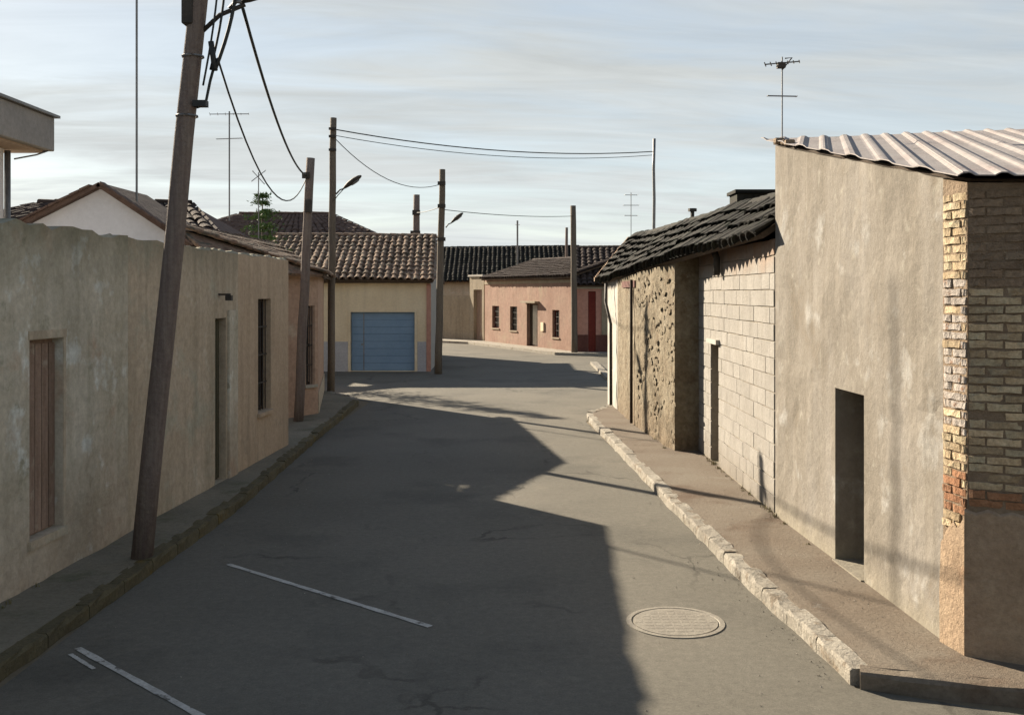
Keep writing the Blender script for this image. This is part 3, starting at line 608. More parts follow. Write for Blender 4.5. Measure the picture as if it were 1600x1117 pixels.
# ================================================================== garage house
gh = empty('garage_house', (-4.5, 35, 0), 'yellow house with a wide blue garage door and a clay tile roof at the bend', 'house')
GA, GB, GC, GD = (-8.6, 35), (-2.8, 35), (-2.9, 41.4), (-8.6, 41.4)
o0, o1 = ray_s(GA, GB, 548), ray_s(GA, GB, 648)
w = wall('wall', GA, GB, 0, 3.12, .25, M['yellow'], gh, [(o0, o1, .02, 2.03)], amp=.006)
T = frameM(w[1], w[2], w[3])
gd = door_in(gh, w, o0, o1, .02, 2.03, .12, M['bluedoor'], 'garage_door')
pm = MB(); pm.box((0, 0, 0), (o1-o0-.02, .02, .243)); me = pm.mesh('door_panel', bevel=.008); me.materials.append(M['bluedoor'])
for i in range(8):
    o = link('door_panel', me); o.matrix_basis = T @ Matrix.Translation((o0+.01, .098, .04+i*.247)); setp(o, gd)
b = MB(); b.box((o0+.42, .088, .04), (o0+.45, .097, 1.98), T); b.box((o0+.35, .08, .9), (o0+.4, .097, .95), T); b.build('handle', M['galv'], gd)
b = MB(); b.box((o0-.09, -.03, .0), (o0, .05, 2.03), T); b.box((o1, -.03, .0), (o1+.09, .05, 2.03), T); b.box((o0-.09, -.03, 2.03), (o1+.09, .05, 2.12), T); b.build('door_frame', M['yellow'], gh)
for (x0, x1) in ((.01, o0-.095), (o1+.095, w[4]-.13)):
    b = MB(); b.box((x0, -.035, 0), (x1, -.002, 1.02), T); b.build('plinth', M['plinth'], gh)
b = MB(); b.box((w[4]-.12, -.04, 0), (w[4]+.03, -.002, 3.0), T); b.build('corner_pilaster', M['redpink'], gh)
w = wall('wall', GB, GC, 0, lambda s: 3.12+1.55*(1-abs(s-3.2)/3.2), .25, M['white'], gh, amp=.006)
wall('wall', GC, GD, 0, 3.12, .25, M['yellow'], gh, step=2); wall('wall', GD, GA, 0, lambda s: 3.12+1.55*(1-abs(s-3.2)/3.2), .25, M['yellow'], gh, step=2)
tile_roof(gh, (-8.8, 34.65, 3.14), (-2.65, 34.65, 3.14), (-8.8, 38.2, 4.82), (-2.85, 38.2, 4.8), M['tile'], limit=300, sp=.24, sag=.05)
slab('roof', [(-8.8, 38.2, 4.78), (-2.85, 38.2, 4.76), (-2.75, 41.8, 3.1), (-8.8, 41.8, 3.1)], .08, M['tile_brown'], gh)
b = MB(); b.box((-8.75, 34.7, 3.02), (-2.7, 34.98, 3.09)); b.build('eaves_board', M['wood_dark'], gh)

# ================================================================== houses behind the left wall
def simple_house(name, loc, label, poly, zt, wm, step=1.5):
    h = empty(name, loc, label, 'house')
    for a, c in zip(poly, poly[1:]+poly[:1]): wall('wall', a, c, 0, zt, .2, wm, h, step=step, amp=.004)
    return h
# modern building with a deep concrete roof slab
mb_ = simple_house('flat_roofed_house', (-9, 11, 0), 'modern pale house with a thick overhanging concrete roof slab at the top left edge', [(-13, 5.5), (-7.15, 5.5), (-7.15, 14.4), (-13, 14.4)], 4.72, M['bluewhite'])
b = MB(); b.box((-13.5, 5.0, 4.76), (-6.7, 15.0, 5.25)); b.build('roof_slab', M['slab'], mb_, bevel=.012)
b = MB(); b.box((-13.4, 5.1, 4.725), (-6.8, 14.9, 4.757)); b.build('soffit', M['soffit'], mb_)
b = MB(); b.box((-13.6, 4.9, 5.252), (-6.64, 15.06, 5.29)); b.build('roof_edging', M['galv'], mb_)
b = MB(); b.tube([(-7.1, 14.6, 4.6), (-6.85, 14.75, 4.68), (-6.75, 14.9, 4.76)], .012, 5); b.tube([(-7.12, 14.45, .2), (-7.12, 14.45, 4.7)], .045, 8); b.build('downpipe', M['galv'], mb_, smooth=True)
# white gabled house
g1 = empty('gabled_house', (-8, 20, 0), 'white gabled house end rising above the left wall', 'house')
GX0, GX1, GP = -9.9, -6.45, -8.0
def gz(x): return 4.74-(abs(x-GP)*(.50 if x < GP else .66))
wall('gable_wall', (GX0, 20), (GX1, 20), 0, lambda s: min(gz(GX0+s), gz(GX0+s)), .2, M['bluewhite'], g1, step=.12, amp=0)
wall('wall', (GX1, 20), (GX1, 22.3), 0, gz(GX1)-.05, .2, M['bluewhite'], g1, step=2, amp=0); wall('wall', (GX1, 22.3), (GX0, 22.3), 0, 3.6, .2, M['bluewhite'], g1, step=2, amp=0); wall('wall', (GX0, 22.3), (GX0, 20), 0, gz(GX0)-.05, .2, M['bluewhite'], g1, step=2, amp=0)
for (xa, xb) in ((GX0-.5, GP), (GP, GX1+.25)):
    slab('roof', [(xa, 19.8, gz(xa)+.09), (xb, 19.8, gz(xb)+.09), (xb, 22.45, gz(xb)+.09), (xa, 22.45, gz(xa)+.09)], .085, M['tile_brown'], g1)
b = MB(); x = GX0-.45
while x < GX1+.2:
    z = gz(x)+.1; z2 = gz(x+.2)+.1
    if not (x < GP < x+.2): b.add([(x, 19.74, z-.02), (x+.19, 19.74, z2-.02), (x+.19, 20, z2-.02), (x, 20, z-.02), (x, 19.74, z+.035), (x+.19, 19.74, z2+.02), (x+.19, 20, z2+.02), (x, 20, z+.035)], [(0, 3, 2, 1), (4, 5, 6, 7), (0, 1, 5, 4), (1, 2, 6, 5), (2, 3, 7, 6), (3, 0, 4, 7)])
    x += .2
b.build('verge_tiles', M['tile_brown'], g1, kind='stuff')
# hipped brown roof behind it
g2 = simple_house('hipped_house', (-8.2, 30, 0), 'house with a brown hipped roof right of the white gable', [(-14, 22.8), (-6.75, 22.8), (-6.75, 27), (-14, 27)], 3.7, M['beige'])
rA, rB = Vector((-11.5, 24.9, 4.86)), Vector((-7.85, 24.9, 4.86))
e = [Vector((-14.3, 22.55, 3.75)), Vector((-6.4, 22.55, 3.85)), Vector((-6.4, 27.2, 3.85)), Vector((-14.3, 27.2, 3.75))]
tile_roof(g2, e[0], e[1], rA, rB, M['tile_far'], limit=0, sp=.24)
for q in ((e[1], e[2], rB), (e[2], e[3], rA, rB), (e[3], e[0], rA)): slab('roof', q, .08, M['tile_brown'], g2)
# big brown hip roof behind the garage house
g3 = simple_house('brown_roofed_house', (-8, 47, 0), 'house with a large brown roof behind the garage house and the conifer', [(-16, 43.2), (-5.5, 43.2), (-5.5, 47), (-16, 47)], 4.4, M['pinkbrick'])
rA, rB = Vector((-12, 45.1, 6.15)), Vector((-8.0, 45.1, 6.15))
e = [Vector((-16.3, 42.9, 4.5)), Vector((-5.1, 42.9, 4.85)), Vector((-5.1, 47.3, 4.85)), Vector((-16.3, 47.3, 4.5))]
tile_roof(g3, e[0], e[1], rA, rB, M['tile_brown'], limit=0, sp=.26)
for q in ((e[1], e[2], rB), (e[2], e[3], rA, rB), (e[3], e[0], rA)): slab('roof', q, .1, M['tile_brown'], g3)
# dark low roof between the wall and the garage house
g4 = simple_house('outbuilding', (-8.5, 31, 0), 'low outbuilding with a dark roof between the reddish house and the brown roofs', [(-12.5, 33.6), (-9.7, 33.6), (-9.7, 38), (-12.5, 38)], 3.3, M['lw_brown'])
tile_roof(g4, (-12.8, 33.4, 3.3), (-9.5, 33.4, 3.3), (-12.8, 36.5, 4.2), (-9.5, 36.5, 4.2), M['tile_dark'], limit=0, sp=.26)

# ------------------------------------------------------------------ conifer
def conifer(base, h, wd, label):
    t = empty('conifer_tree', base, label, 'tree'); base = Vector(base)
    b = MB(); b.tube([base, base+Vector((0, 0, h*.95))], .09, 7, .015); b.build('trunk', M['pole'], t, smooth=True)
    b = MB(); rnd = random.Random(3)
    for lv in range(16):
        z = h*(.42+.56*(lv+rnd.uniform(-.4, .4))/16); L = wd*(1-lv/16)**.8+.1
        for k in range(rnd.randint(8, 12)):
            a = rnd.uniform(0, 6.28); ll = L*rnd.uniform(.55, 1.15); d = Vector((math.cos(a), math.sin(a), .15))
            for q in range(26):
                f = rnd.uniform(.12, 1); p = base+Vector((0, 0, z))+d*ll*f+Vector((rnd.gauss(0, .05), rnd.gauss(0, .05), rnd.gauss(0, .04)-.12*f*ll))
                u = Vector((rnd.gauss(0, 1), rnd.gauss(0, 1), rnd.gauss(0, .6))).normalized()*rnd.uniform(.06, .13); v = u.cross(Vector((rnd.random(), rnd.random(), 1))).normalized()*.03
                b.add([p-v, p+u, p+v], [(0, 1, 2)])
    b.build('crown', M['leaf'], t); return t
conifer((-7.75, 31.8, 0), 6.0, 1.25, 'small green conifer poking above the roofs behind the left wall')
conifer((-13.1, 31, 0), 5.55, .35, 'pale treetop just showing above the white gable roof')

# ------------------------------------------------------------------ aerials
def yagi(t, c, d, n, L, w0, w1, name='boom'):
    c = Vector(c); d = Vector(d).normalized(); x = d.cross(Vector((0, 0, 1))).normalized(); b = MB(); b.tube([c-d*L/2, c+d*L/2], .008 if c.y < 13 else .012, 5); o = b.build(name, M['galv'], t)
    for i in range(n):
        p = c-d*L/2+d*L*i/(n-1); w_ = w0+(w1-w0)*i/(n-1); g = MB(); g.tube([p-x*w_/2, p+x*w_/2], .007, 5); g.build('element', M['galv'], o)
def aerial(base, ht, label, arr, r=.02):
    t = empty('tv_aerial', base, label, 'aerial', 'aerials on the roofs'); b = MB(); base = Vector(base); b.tube([base, base+Vector((0, 0, ht))], r, 6); b.build('mast', M['galv'], t)
    for (z, d, n, L, w0, w1) in arr: yagi(t, base+Vector((0, 0, z)), d, n, L, w0, w1)
    return t
t = aerial((3.1, 11.75, 4.4), 1.0, 'tv aerial with two booms standing at the far corner of the sheet roof', [(.93, (.9, -.3, .02), 7, .38, .2, .12), (.55, (1, .1, 0), 2, .34, .04, .04)], .008)
g = MB(); g.tube([(3.1, 11.75, 5.25), (3.2, 11.7, 5.38), (3.13, 11.74, 5.38)], .008, 5); g.box((3.04, 11.7, 5.27), (3.13, 11.78, 5.33)); g.build('reflector', M['iron_dark'], t)
aerial((-7.55, 20.6, 4.3), 5.6, 'very tall thin mast rising out of the frame above the white gabled house', [], .022)
aerial((-8.28, 30, 4.8), 3.2, 'tall tv aerial behind the leaning pole', [(3.12, (1, .25, .05), 6, 1.1, .5, .3), (2.4, (1, -.2, 0), 2, .8, .1, .1)], .022)
aerial((-7.4, 29.9, 4.2), 2.0, 'small crossed aerial above the conifer', [(1.9, (.7, .2, .6), 3, .5, .3, .3), (1.85, (.6, .2, -.7), 3, .5, .3, .2)], .015)
aerial((4.65, 40, 3.6), 3.0, 'aerial with stacked bars left of the slim metal mast', [(2.9, (1, .1, 0), 3, .5, .3, .3), (2.5, (1, 0, 0), 3, .6, .3, .3), (2.1, (1, 0, 0), 3, .5, .3, .3)], .014)
aerial((.33, 62, 4.3), 2.75, 'thin aerial on the dark roofs behind the pink house', [(2.5, (1, .2, 0), 2, .3, .2, .2)], .06)

# ================================================================== FAR: pink house group
ph = empty('pink_house', (0, 50, 0), 'long pink rendered house with barred windows at the end of the street', 'house')
PA, PB = (-1.45, 54.6), (2.62, 45.2); PC, PD = (7.5, 47.5), (3.0, 57)
def sP(px): return ray_s(PA, PB, px)
ops = [(sP(769), sP(780), .85, 2.0), (sP(797), sP(808), .8, 2.0), (sP(823), sP(840), .12, 2.15), (sP(863), sP(874), .65, 1.9)]
w = wall('wall', PA, PB, 0, 3.35, .3, M['pink'], ph, ops, amp=.015, step=.5)
for i in (0, 1, 3): window_in(ph, w, *ops[i], .14, M['red'] if i != 1 else M['wood_dark'], nbar=4, sill=M['beige'])
T = frameM(w[1], w[2], w[3])
d = door_in(ph, w, *ops[2], .18, M['wood_dark']); b = MB(); s0, s1 = ops[2][:2]
vs = []
for i in range(13):
    x = s1-.15-(s1-s0)*.4*i/12; y = .06+.03*math.sin(i*2.1); vs += [T @ Vector((x, y, .2)), T @ Vector((x, y, 2.1))]
b.add(vs, [(2*i, 2*i+2, 2*i+3, 2*i+1) for i in range(12)]); b.build('curtain', M['curtain'], d)
b = MB(); b.box((s0-.2, -.25, 2.2), (s1+.2, -.003, 2.28), T); b.build('door_canopy', M['beige'], ph)
b = MB(); b.box((s1+.45, -.06, .9), (s1+.75, -.003, 1.3), T); b.build('meter_box', M['yellow'], ph)
b = MB(); b.box((.01, -.03, 3.13), (w[4]-.01, -.003, 3.28), T); b.build('cornice', M['beige'], ph)
wall('wall', PB, PC, 0, 3.3, .3, M['pinkbrick'], ph, step=1.5); wall('wall', PC, PD, 0, 3.3, .3, M['pinkbrick'], ph, step=2); wall('wall', PD, PA, 0, 3.3, .3, M['pinkbrick'], ph, step=2)
tile_roof(ph, (-1.65, 54.4, 3.42), (2.45, 44.9, 3.4), (1.2, 56.3, 4.45), (5.2, 46.6, 4.35), M['tile_far'], limit=0, sp=.28)
slab('roof', [(1.2, 56.3, 4.42), (5.2, 46.6, 4.32), (7.8, 47.4, 3.3), (3.2, 57.2, 3.3)], .08, M['tile_far'], ph)
# rose house facing the camera
rh = empty('rose_house', (4, 45.4, 0), 'shaded rose house with a red door and maroon plinth right of the pink house', 'house')
RA, RB = (2.72, 44.75), (7.4, 44.35)
o0, o1 = ray_s(RA, RB, 919), ray_s(RA, RB, 931)
w = wall('wall', RA, RB, 0, 3.0, .3, M['redpink'], rh, [(o0, o1, .12, 2.75)], step=.6)
door_in(rh, w, o0, o1, .12, 2.75, .1, M['red'], planks=2)
T = frameM(w[1], w[2], w[3])
for (x0, x1) in ((.01, o0-.01), (o1+.01, w[4]-.01)):
    b = MB(); b.box((x0, -.05, 0), (x1, -.003, .85), T); b.build('plinth', M['maroon'], rh)
b = MB(); b.box((.01, -.05, 2.86), (w[4]-.01, -.003, 2.97), T); b.build('cornice', M['pil'], rh)
b = MB(); b.box((o1+.25, -.05, .86), (o1+.75, -.003, 2.84), T); b.build('pilaster', M['beige'], rh)
RC, RD = (7.6, 46.9), (2.9, 45.05)
wall('wall', RB, (7.5, 49), 0, 3.0, .3, M['redpink'], rh, step=1.5)
tile_roof(rh, (2.7, 44.5, 3.02), (7.5, 44.1, 3.02), (2.9, 48.2, 4.75), (7.7, 48, 4.85), M['tile_far'], limit=0, sp=.28)
# beige gate wall left of the pink house
bw_ = empty('beige_wall', (-2.6, 57, 0), 'beige yard wall with a tall portal and brown gate left of the pink house', 'wall')
BA, BB, BC = (-9.0, 62.5), (-2.32, 56.2), (-1.5, 54.72)
w = wall('wall', BA, BB, 0, 2.55, .3, M['beige'], bw_, step=.8, miter=False)
o0, o1 = ray_s(BB, BC, 740), ray_s(BB, BC, 753)
w = wall('portal', BB, BC, 0, 3.55, .4, M['beige'], bw_, [(o0, o1, .1, 2.85)], step=.5, miter=False)
door_in(bw_, w, o0, o1, .1, 2.85, .2, M['wood'], 'gate', planks=5)
T = frameM(w[1], w[2], w[3]); b = MB(); b.box((-.06, -.08, 3.56), (w[4]-.02, .46, 3.66), T); b.build('coping', M['white'], bw_)
# dark roofed houses behind
dh = simple_house('dark_roofed_house', (-2, 68, 0), 'low dark tiled house behind the beige wall', [(-9, 64), (4.2, 64), (4.2, 72), (-9, 72)], 3.4, M['lw_brown'])
tile_roof(dh, (-9.3, 63.6, 3.4), (4.4, 63.6, 3.4), (-9.3, 68, 5.6), (4.4, 68, 5.75), M['tile_dark'], limit=0, sp=.3)
slab('roof', [(-9.3, 68, 5.55), (4.4, 68, 5.7), (4.4, 72.4, 3.4), (-9.3, 72.4, 3.4)], .1, M['tile_dark'], dh)
dh = simple_house('long_dark_house', (6, 76, 0), 'long low house with a dark roof furthest back on the right', [(-1, 75), (16, 75), (16, 83), (-1, 83)], 4.0, M['lw_brown'])
tile_roof(dh, (-1.3, 74.6, 4.0), (16.3, 74.6, 4.0), (-1.3, 79, 6.15), (16.3, 79, 6.3), M['tile_far'], limit=0, sp=.32)
slab('roof', [(-1.3, 79, 6.1), (16.3, 79, 6.25), (16.3, 83.4, 4.0), (-1.3, 83.4, 4.0)], .1, M['tile_far'], dh)

# ================================================================== RIGHT: stone and block house
sh_ = empty('stone_house', (3, 18, 0), 'old stone and concrete block house under a dark lichened tile roof on the right', 'house')
B0, B1 = (3.07, 16.75), (3.07, 11.93)
o0, o1 = ray_s(B0, B1, 1112), ray_s(B0, B1, 1124)
topB = lambda s: 3.33
w = wall('block_wall', B0, B1, 0, 3.32, .3, M['mortar'], sh_, [(o0, o1, .12, 1.92)], amp=0, miter=False)
door_in(sh_, w, o0, o1, .12, 1.92, .26, M['olive'])
T = frameM(w[1], w[2], w[3])
b = MB(); b.box((o0-.06, -.075, 1.93), (o1+.1, -.008, 2.0), T); b.build('lintel', M['white'], sh_)
bm_ = MB(); bm_.box((.0015, -.012, .005), (.3985, .02, .193)); bme = bm_.mesh('block', bevel=.003); bme.materials.append(M['block'])
L = w[4]; wo = w[0]
for r_ in range(16):
    z = .13+r_*.2; s = -.2 if r_ % 2 else 0
    while s < L-.02:
        a, c = max(s, 0), min(s+.4, L); segs = [(a, c)]
        if z+.1 < 1.98 and c > o0 and a < o1:
            segs = [(a, min(c, o0)), (max(a, o1), c)]
        for (a, c) in segs:
            if c-a < .06: continue
            o = link('block', bme); o.matrix_basis = T @ Matrix.Translation((a, -random.uniform(0, .006), z+random.uniform(-.004, .004))) @ Matrix.Diagonal(((c-a)/.4, 1, 1, 1)); setp(o, wo)
        s += .4
C0, C1, C2_ = (2.66, 16.75), (2.39, 19.7), (2.28, 24.4)
w = wall('stone_side_wall', C0, (3.068, 16.75), 0, (3.18, 3.3), .25, M['stone'], sh_, amp=.02, step=.12, ends=(True, False))
w = wall('stone_wall', C1, C0, 0, (3.08, 3.18), .35, M['stone'], sh_, amp=.035, step=.09, ends=(False, True))
cD = ray_s(C2_, C1, 965)
a, c = sub(C2_, C1, 0, cD)
w = wall('whitewashed_wall', a, c, 0, (2.98, 2.99), .3, M['white'], sh_, amp=.03, step=.2, ends=(True, False))
a, c = sub(C2_, C1, cD+.002, math.dist(C2_, C1)-.002)
w = wall('rendered_wall', a, c, 0, (2.99, 3.06), .3, M['stone'], sh_, amp=.03, step=.15, miter=False)
T = frameM(w[1], w[2], w[3]); b = MB(); b.box((.9, -.03, 2.8), (w[4]-.05, -.002, 2.93), T); b.build('eaves_band', M['maroon'], sh_)
b = MB(); b.tube([(2.15, 23.4, 2.9), (2.12, 23.2, 2.5), (2.2, 22.8, 2.0), (2.2, 22.75, .2)], .035, 7); b.build('downpipe', M['iron_dark'], sh_, smooth=True)
b = MB(); b.tube([(2.33, 20.0, 2.95), (2.33, 20.0, .15)], .03, 7); b.build('downpipe', M['wood_dark'], sh_, smooth=True)
wall('wall', (6.4, 27.5), C2_, 0, 3.0, .3, M['white'], sh_, step=1.5, ends=(False, True)); wall('wall', (6.6, 12), (6.4, 27.5), 0, 3.0, .3, M['stone'], sh_, step=3, miter=False)
tile_roof(sh_, (2.12, 24.8, 2.97), (2.88, 11.95, 3.4), (3.25, 27.4, 4.12), (3.8, 12.2, 3.98), M['tile_dark'], limit=300, sp=.28, ex=.38, sag=.07, jit=1.5, deep=1.15)
slab('roof', [(3.25, 27.4, 4.08), (3.8, 12.2, 3.94), (6.6, 12.2, 3.1), (6.6, 28.0, 3.0)], .08, M['tile_dark'], sh_)
b = MB()
for i in range(30):
    f = i/30; p = Vector((2.12, 24.8, 2.97)).lerp(Vector((3.25, 27.4, 4.12)), f); b.box((p.x-.12, p.y-.02, p.z+.0), (p.x+.02, p.y+.2, p.z+.1))
b.build('verge_tiles', M['tile'], sh_, kind='stuff')
b = MB(); b.box((3.9, 17.75, 3.6), (4.7, 18.35, 4.42)); ch = b.build('chimney', M['tile_dark'], sh_)
b = MB(); b.box((3.86, 17.69, 4.422), (4.76, 18.41, 4.48)); b.build('cap', M['tile_dark'], ch)
b = MB(); b.tube([(3.7, 21, 4.05), (3.7, 21, 4.36)], .04, 8); b.tube([(3.7, 21, 4.36), (3.7, 21, 4.42)], .09, 8); b.build('flue', M['iron_dark'], sh_)
b = MB(); b.tube([(2.93, 14.9, 3.32), (2.98, 14.9, 3.2), (2.98, 14.9, 2.95)], .05, 8); b.build('spout', M['iron_dark'], sh_, smooth=True)
# stones proud of the rubble face, big enough to read
rnd = random.Random(5); st_m = []
for v in range(5):
    b = MB(); bm = bmesh.new(); bmesh.ops.create_icosphere(bm, subdivisions=1, radius=1)
    for x in bm.verts: x.co *= rnd.uniform(.75, 1.15)
    me = bpy.data.meshes.new('stone'); bm.to_mesh(me); bm.free(); me.materials.append(M['stone']); st_m.append(me)
SW = [o for o in sh_.children if o.name.startswith('stone_wall')][0]
u = (Vector(C0)-Vector(C1)).normalized(); nn = Vector((u.y, -u.x)); LL = (Vector(C0)-Vector(C1)).length
z = .2; cnt = 0
while z < 3.0:
    s = rnd.uniform(0, .15)
    while s < LL-.1:
        l = rnd.uniform(.1, .26); h = rnd.uniform(.07, .15)
        if rnd.random() < .62:
            p = Vector(C1)+u*(s+l/2)+nn*.01
            o = link('stone', rnd.choice(st_m)); o.matrix_basis = Matrix(((u.x*l*.52, nn.x*.009, 0, p.x), (u.y*l*.52, nn.y*.009, 0, p.y), (0, 0, h*rnd.uniform(.4, .6), z+rnd.uniform(-.07, .07)), (0, 0, 0, 1))) @ Matrix.Rotation(rnd.choice((0, 1))*math.pi, 4, 'X'); setp(o, SW); cnt += 1
        s += l*.98
    z += .17

# ================================================================== RIGHT: rendered building with sheet roof and brick corner
rb = empty('rendered_building', (3.2, 8, 0), 'grey rendered building with corrugated sheet roof and exposed brick corner', 'building')
RA0, RA1, RQ = (3.06, 11.9), (3.2, 7.6), (3.25, 7.31)
FD = Vector((.88, -.475)).normalized(); FE = (RQ[0]+FD.x*3.2, RQ[1]+FD.y*3.2)
zr = lambda x, y: 3.60+.2*(y-7.6)+.04*(x-3.2)
o0, o1 = ray_s(RA0, RA1, 1305), ray_s(RA0, RA1, 1350)
w = wall('rendered_wall', RA0, RA1, 0, (zr(*RA0)-.05, zr(*RA1)-.05), .45, M['render'], rb, [(o0, o1, .1, 1.78)], amp=.022, step=.16, miter=False, jit=.012)
dd = door_in(rb, w, o0, o1, .1, 1.78, .30, M['olive'], 'door', planks=4)
T = frameM(w[1], w[2], w[3]); b = MB(); b.box((o0-.0, -.03, .1), (o1+.0, .3, .128), T); b.build('doorstep', M['render'], rb)
# brick corner: mud joint backing + individual bricks
qw = wall('corner_wall', RA1, RQ, 0, (zr(*RA1)-.06, zr(*RQ)-.06), .4, M['joint'], rb, amp=0, step=.1, ends=(False, True))
RQ2 = (RQ[0]+FD.x*.75, RQ[1]+FD.y*.75)
fw = wall('brick_wall', RQ, RQ2, 0, (zr(*RQ)-.06, zr(*RQ2)-.06), .4, M['joint'], rb, amp=0, step=.15, ends=(True, False))
fw2 = wall('brick_wall', (RQ2[0]+FD.x*.002, RQ2[1]+FD.y*.002), FE, 0, (zr(*RQ2)-.06, zr(*FE)-.06), .4, M['joint'], rb, amp=0, step=.4, ends=(False, True))
def brickmesh(m, sd):
    r2 = random.Random(sd); b = MB(); nx = 4; vs = []
    for i in range(nx+1):
        for (y, z) in ((0, 0), (0, 1), (1, 1), (1, 0)):
            vs.append((i/nx+(r2.uniform(0, .03) if i == 0 else -r2.uniform(0, .03) if i == nx else 0), y+((r2.uniform(-.1, .1)+(.14 if i in (0, nx) else 0)) if y < .5 else 0), z+r2.uniform(-.1, .1)))
    b.add(vs, [(i*4+k, (i+1)*4+k, (i+1)*4+(k+1) % 4, i*4+(k+1) % 4) for i in range(nx) for k in range(4)]+[(3, 2, 1, 0), tuple(nx*4+k for k in range(4))])
    me = b.mesh('brick'); me.materials.append(m); return me
BM = {k: [brickmesh(M[k], i) for i in range(5)] for k in ('brick', 'brick_w', 'brick_r', 'brick_d')}
def bricks(w, s0, s1, z0, zt, choose, parent, joined=False, hh=.05, pitch=.0625, bl=.235):
    _, A, u, n, L = w; T = frameM(A, u, n); row = 0; z = z0; jb = {}
    while z+hh < zt:
        s = s0-(bl/2 if row % 2 else 0)
        while s < s1-.02:
            a, c = max(s, s0)+.005, min(s+bl, s1)-.005
            if c-a > .03:
                kk = choose(z, (a+c)/2)
                if kk:
                    me = random.choice(BM[kk]); pr_ = .012+random.uniform(-.005, .007)
                    mm = T @ Matrix.Translation((a, -pr_, z+random.uniform(-.003, .003))) @ Matrix.Diagonal((c-a, .05, hh*random.uniform(.92, 1.05), 1))
                    if joined:
                        b = jb.setdefault(kk, MB()); b.add([mm @ v.co for v in me.vertices], [tuple(p.vertices) for p in me.polygons])
                    else:
                        o = link('brick', me); o.matrix_basis = mm; setp(o, parent)
            s += bl
        z += pitch; row += 1
    for kk, b in jb.items(): b.build('bricks', M[kk], parent, kind='stuff')
def cq(z, s):
    if z < 1.28: return 'brick_r' if z > 1.08 else ('brick' if z > .8 and random.random() < .5 else None)
    if 1.6 < z < 2.78 and random.random() < .95 - max(0, (2.1-z))*.9: return 'brick_w'
    return 'brick_r' if z < 1.6 and random.random() < .2 else 'brick'
bricks(qw, .005, qw[4]-.004, .8, zr(*RQ)-.1, cq, qw[0], bl=.22)
cf = lambda z, s: ('brick_r' if z < 1.27+.08*noise.noise(Vector((s*5, z*8, 0))) else 'brick_d' if z > 2.7 else None if random.random() < .03 else 'brick')
bricks(fw, .004, fw[4], 1.18, zr(*RQ)-.1, cf, fw[0])
bricks(fw2, 0, fw2[4], 1.18, zr(*FE)-.1, cf, fw2[0], joined=True)
# render remains below the bricks
for (ww, nm) in ((fw, 'lower_render'), (fw2, 'lower_render')):
    T = frameM(*ww[1:4]); b = MB(); k = 10; vs = []
    for i in range(k+1):
        s = ww[4]*i/k-(.018*(1-i/k) if ww is fw else 0); zt = 1.13+random.uniform(-.035, .03); vs += [T @ Vector((s, -.028, 0)), T @ Vector((s, -.03+random.uniform(-.01, .006), .6)), T @ Vector((s, -.022, zt)), T @ Vector((s, .02, zt+.03))]
    b.add(vs, [(4*i+q, 4*i+4+q, 4*i+5+q, 4*i+1+q) for i in range(k) for q in range(3)]); b.build(nm, M['mud'], rb)
T = frameM(*qw[1:4]); b = MB(); vs = []; k = 8
for i in range(k+1):
    s = (qw[4]+.018)*i/k; zt = (.85, .9, .97, 1.0, 1.04, 1.0, 1.03, 1.08, 1.12)[i]; vs += [T @ Vector((s, -.028, 0)), T @ Vector((s, -.032, .5)), T @ Vector((s, -.02, zt)), T @ Vector((s, .02, zt+.02))]
b.add(vs, [(4*i+q, 4*i+4+q, 4*i+5+q, 4*i+1+q) for i in range(k) for q in range(3)]); b.build('lower_render', M['mud'], rb)
# back walls
wall('back_wall', FE, (8.5, 11.9), 0, 3.4, .3, M['mud'], rb, step=2, ends=(True, False))
wall('back_wall', (8.5, 12.2), (3.35, 12.2), 0, 4.3, .28, M['mud'], rb, step=2, miter=False)
# corrugated sheets; ribs run up the slope slightly oblique to the side wall
rd = Vector((.3, 1)).normalized(); rx = Vector((rd.y, -rd.x))
def sheet_mesh(u0, u1, lift):
    bm = bmesh.new(); nu = int(round((u1-u0)/.02)); nv = 7; O = Vector((3.2, 7.3)); gv = []
    for i in range(nu+1):
        uu = u0+(u1-u0)*i/nu; ph_ = (uu/.235) % 1.0
        rib = .021 if ph_ < .22 else (.021*(1-(ph_-.22)/.13) if ph_ < .35 else (0 if ph_ < .87 else .021*(ph_-.87)/.13))
        for j in range(nv+1):
            vv = -3.2+9.5*j/nv; p = O+rx*uu+rd*vv; gv.append(bm.verts.new((p.x, p.y, zr(p.x, p.y)+rib+lift)))
    for i in range(nu):
        for j in range(nv): bm.faces.new((gv[i*(nv+1)+j], gv[(i+1)*(nv+1)+j], gv[(i+1)*(nv+1)+j+1], gv[i*(nv+1)+j+1]))
    ed = Vector((RA1[0]-RA0[0], RA1[1]-RA0[1])).normalized(); fn = Vector((FD.y, -FD.x))   # outward normals
    en = Vector((ed.y, -ed.x))
    for (pt, no) in (((RA0[0]+en.x*.07, RA0[1]), en), ((RQ[0]+fn.x*.13, RQ[1]+fn.y*.13), fn), ((0, 12.25), Vector((0, 1))), ((8.8, 0), Vector((1, 0)))):
        bmesh.ops.bisect_plane(bm, geom=bm.verts[:]+bm.edges[:]+bm.faces[:], plane_co=(pt[0], pt[1], 0), plane_no=(no.x, no.y, 0), clear_outer=True)
    if not bm.faces: bm.free(); return None
    for f in bm.faces:
        f.normal_update()
        if f.normal.z < 0: f.normal_flip()
    me = bpy.data.meshes.new('roof_sheet'); bm.to_mesh(me); bm.free(); me.materials.append(M['sheet']); return me
b = MB()
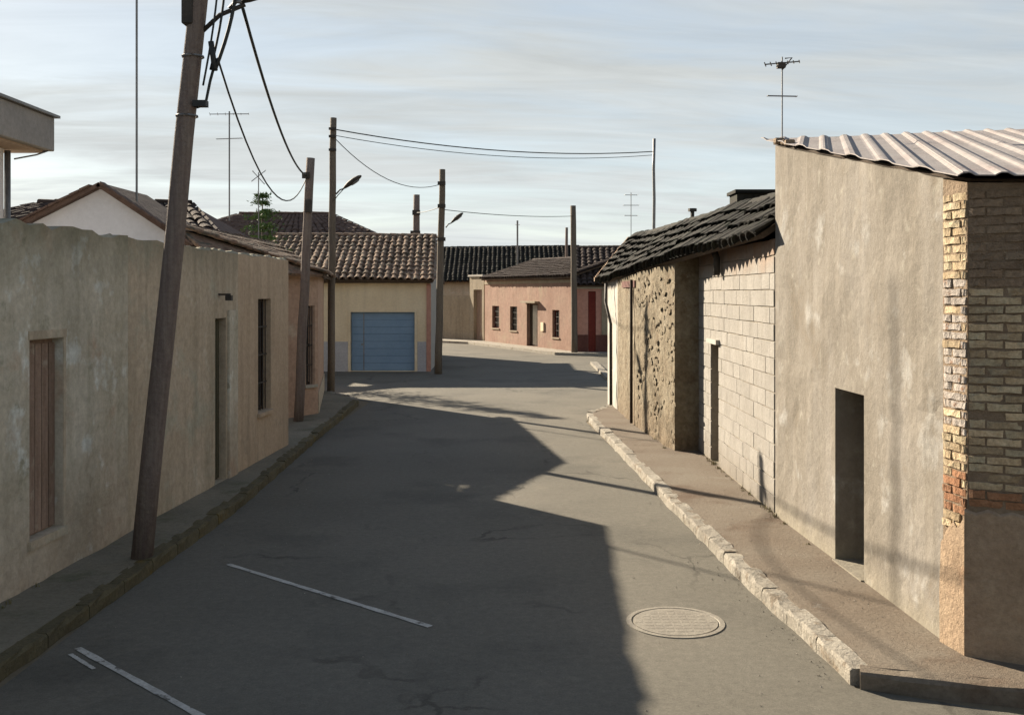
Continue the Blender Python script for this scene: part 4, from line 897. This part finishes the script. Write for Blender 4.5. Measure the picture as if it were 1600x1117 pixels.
rf = slab('roof', [(RA0[0]+.03, 12.1, zr(3.06, 12.1)-.03), (RA1[0]+.02, RA1[1], zr(*RA1)-.03), (RQ[0]+.03, RQ[1]+.02, zr(*RQ)-.03), (FE[0], FE[1]+.05, zr(*FE)-.03), (8.5, 12.1, zr(8.5, 12.1)-.03)], .02, M['wood_dark'], rb)
uu = -2.82; k = 0
while uu < 8:
    me = sheet_mesh(uu, uu+.94+.03, .004+.006*(k % 2)+.004*random.random())
    if me:
        o = link('roof_sheet', me); setp(o, rf); md = o.modifiers.new('thickness', 'SOLIDIFY'); md.thickness = .008; md.offset = -1
    uu += .94; k += 1
# rubble tucked under the far eave corner
b = MB()
for i in range(4): p = (3.02+random.uniform(0, .05), 11.8-i*.16); z = zr(*p)+.02; b.box((p[0]-.04, p[1]-.06, z-.03), (p[0]+.06, p[1]+.05, z+random.uniform(.0, .03)))
b.build('eave_rubble', M['joint'], rb, bevel=.01, kind='stuff')

# ------------------------------------------------------------------ small ground detail: grit and dry weeds at the wall feet
rnd = random.Random(11); b = MB()
def grit(n, fx):
    for _ in range(n):
        x, y, z = fx(); r_ = rnd.uniform(.003, .010); vs = [(x+rnd.uniform(-1, 1)*r_, y+rnd.uniform(-1, 1)*r_, z) for _ in range(3)]+[(x, y, z+r_*1.1)]
        b.add(vs, [(0, 1, 3), (1, 2, 3), (2, 0, 3)])
def kx(y): return 1.6+(21.4-y)*.0509
grit(500, lambda: (lambda y: (kx(y)-abs(rnd.gauss(0, .12))-.02, y, 0))(rnd.uniform(7, 21)))
grit(160, lambda: (3.02-abs(rnd.gauss(0, .25)), rnd.uniform(7.9, 16.6), KH-.004))
grit(500, lambda: (rnd.uniform(-3.3, 2), rnd.uniform(6, 20), 0))
b.build('grit', M['kerb'], kind='stuff')['label'] = 'small stones and grit along the kerb and wall foot'
b = MB()
def tuft(x, y, z, h, n=12):
    for _ in range(n):
        a = rnd.uniform(0, 6.28); l = rnd.uniform(.4, 1)*h; d = Vector((math.cos(a)*.4, math.sin(a)*.4, 1)).normalized(); s = Vector((-math.sin(a), math.cos(a), 0))*.004; p = Vector((x+rnd.gauss(0, .02), y+rnd.gauss(0, .02), z))
        b.add([p-s, p+s, p+d*l], [(0, 1, 2)])
for _ in range(26): tuft(3.05+rnd.uniform(-.03, 0), rnd.uniform(10.2, 16.5), KH-.005, rnd.uniform(.03, .1))
for _ in range(14): tuft(WX(9)+.03+rnd.uniform(0, .05), rnd.uniform(6, 9), KH-.005, rnd.uniform(.03, .08))
for _ in range(10): tuft(2.6+rnd.uniform(-.2, 0), rnd.uniform(17, 20), KH-.005, rnd.uniform(.04, .12))
b.build('weeds', M['weed'], kind='stuff')['label'] = 'dry weeds growing at the foot of the walls'
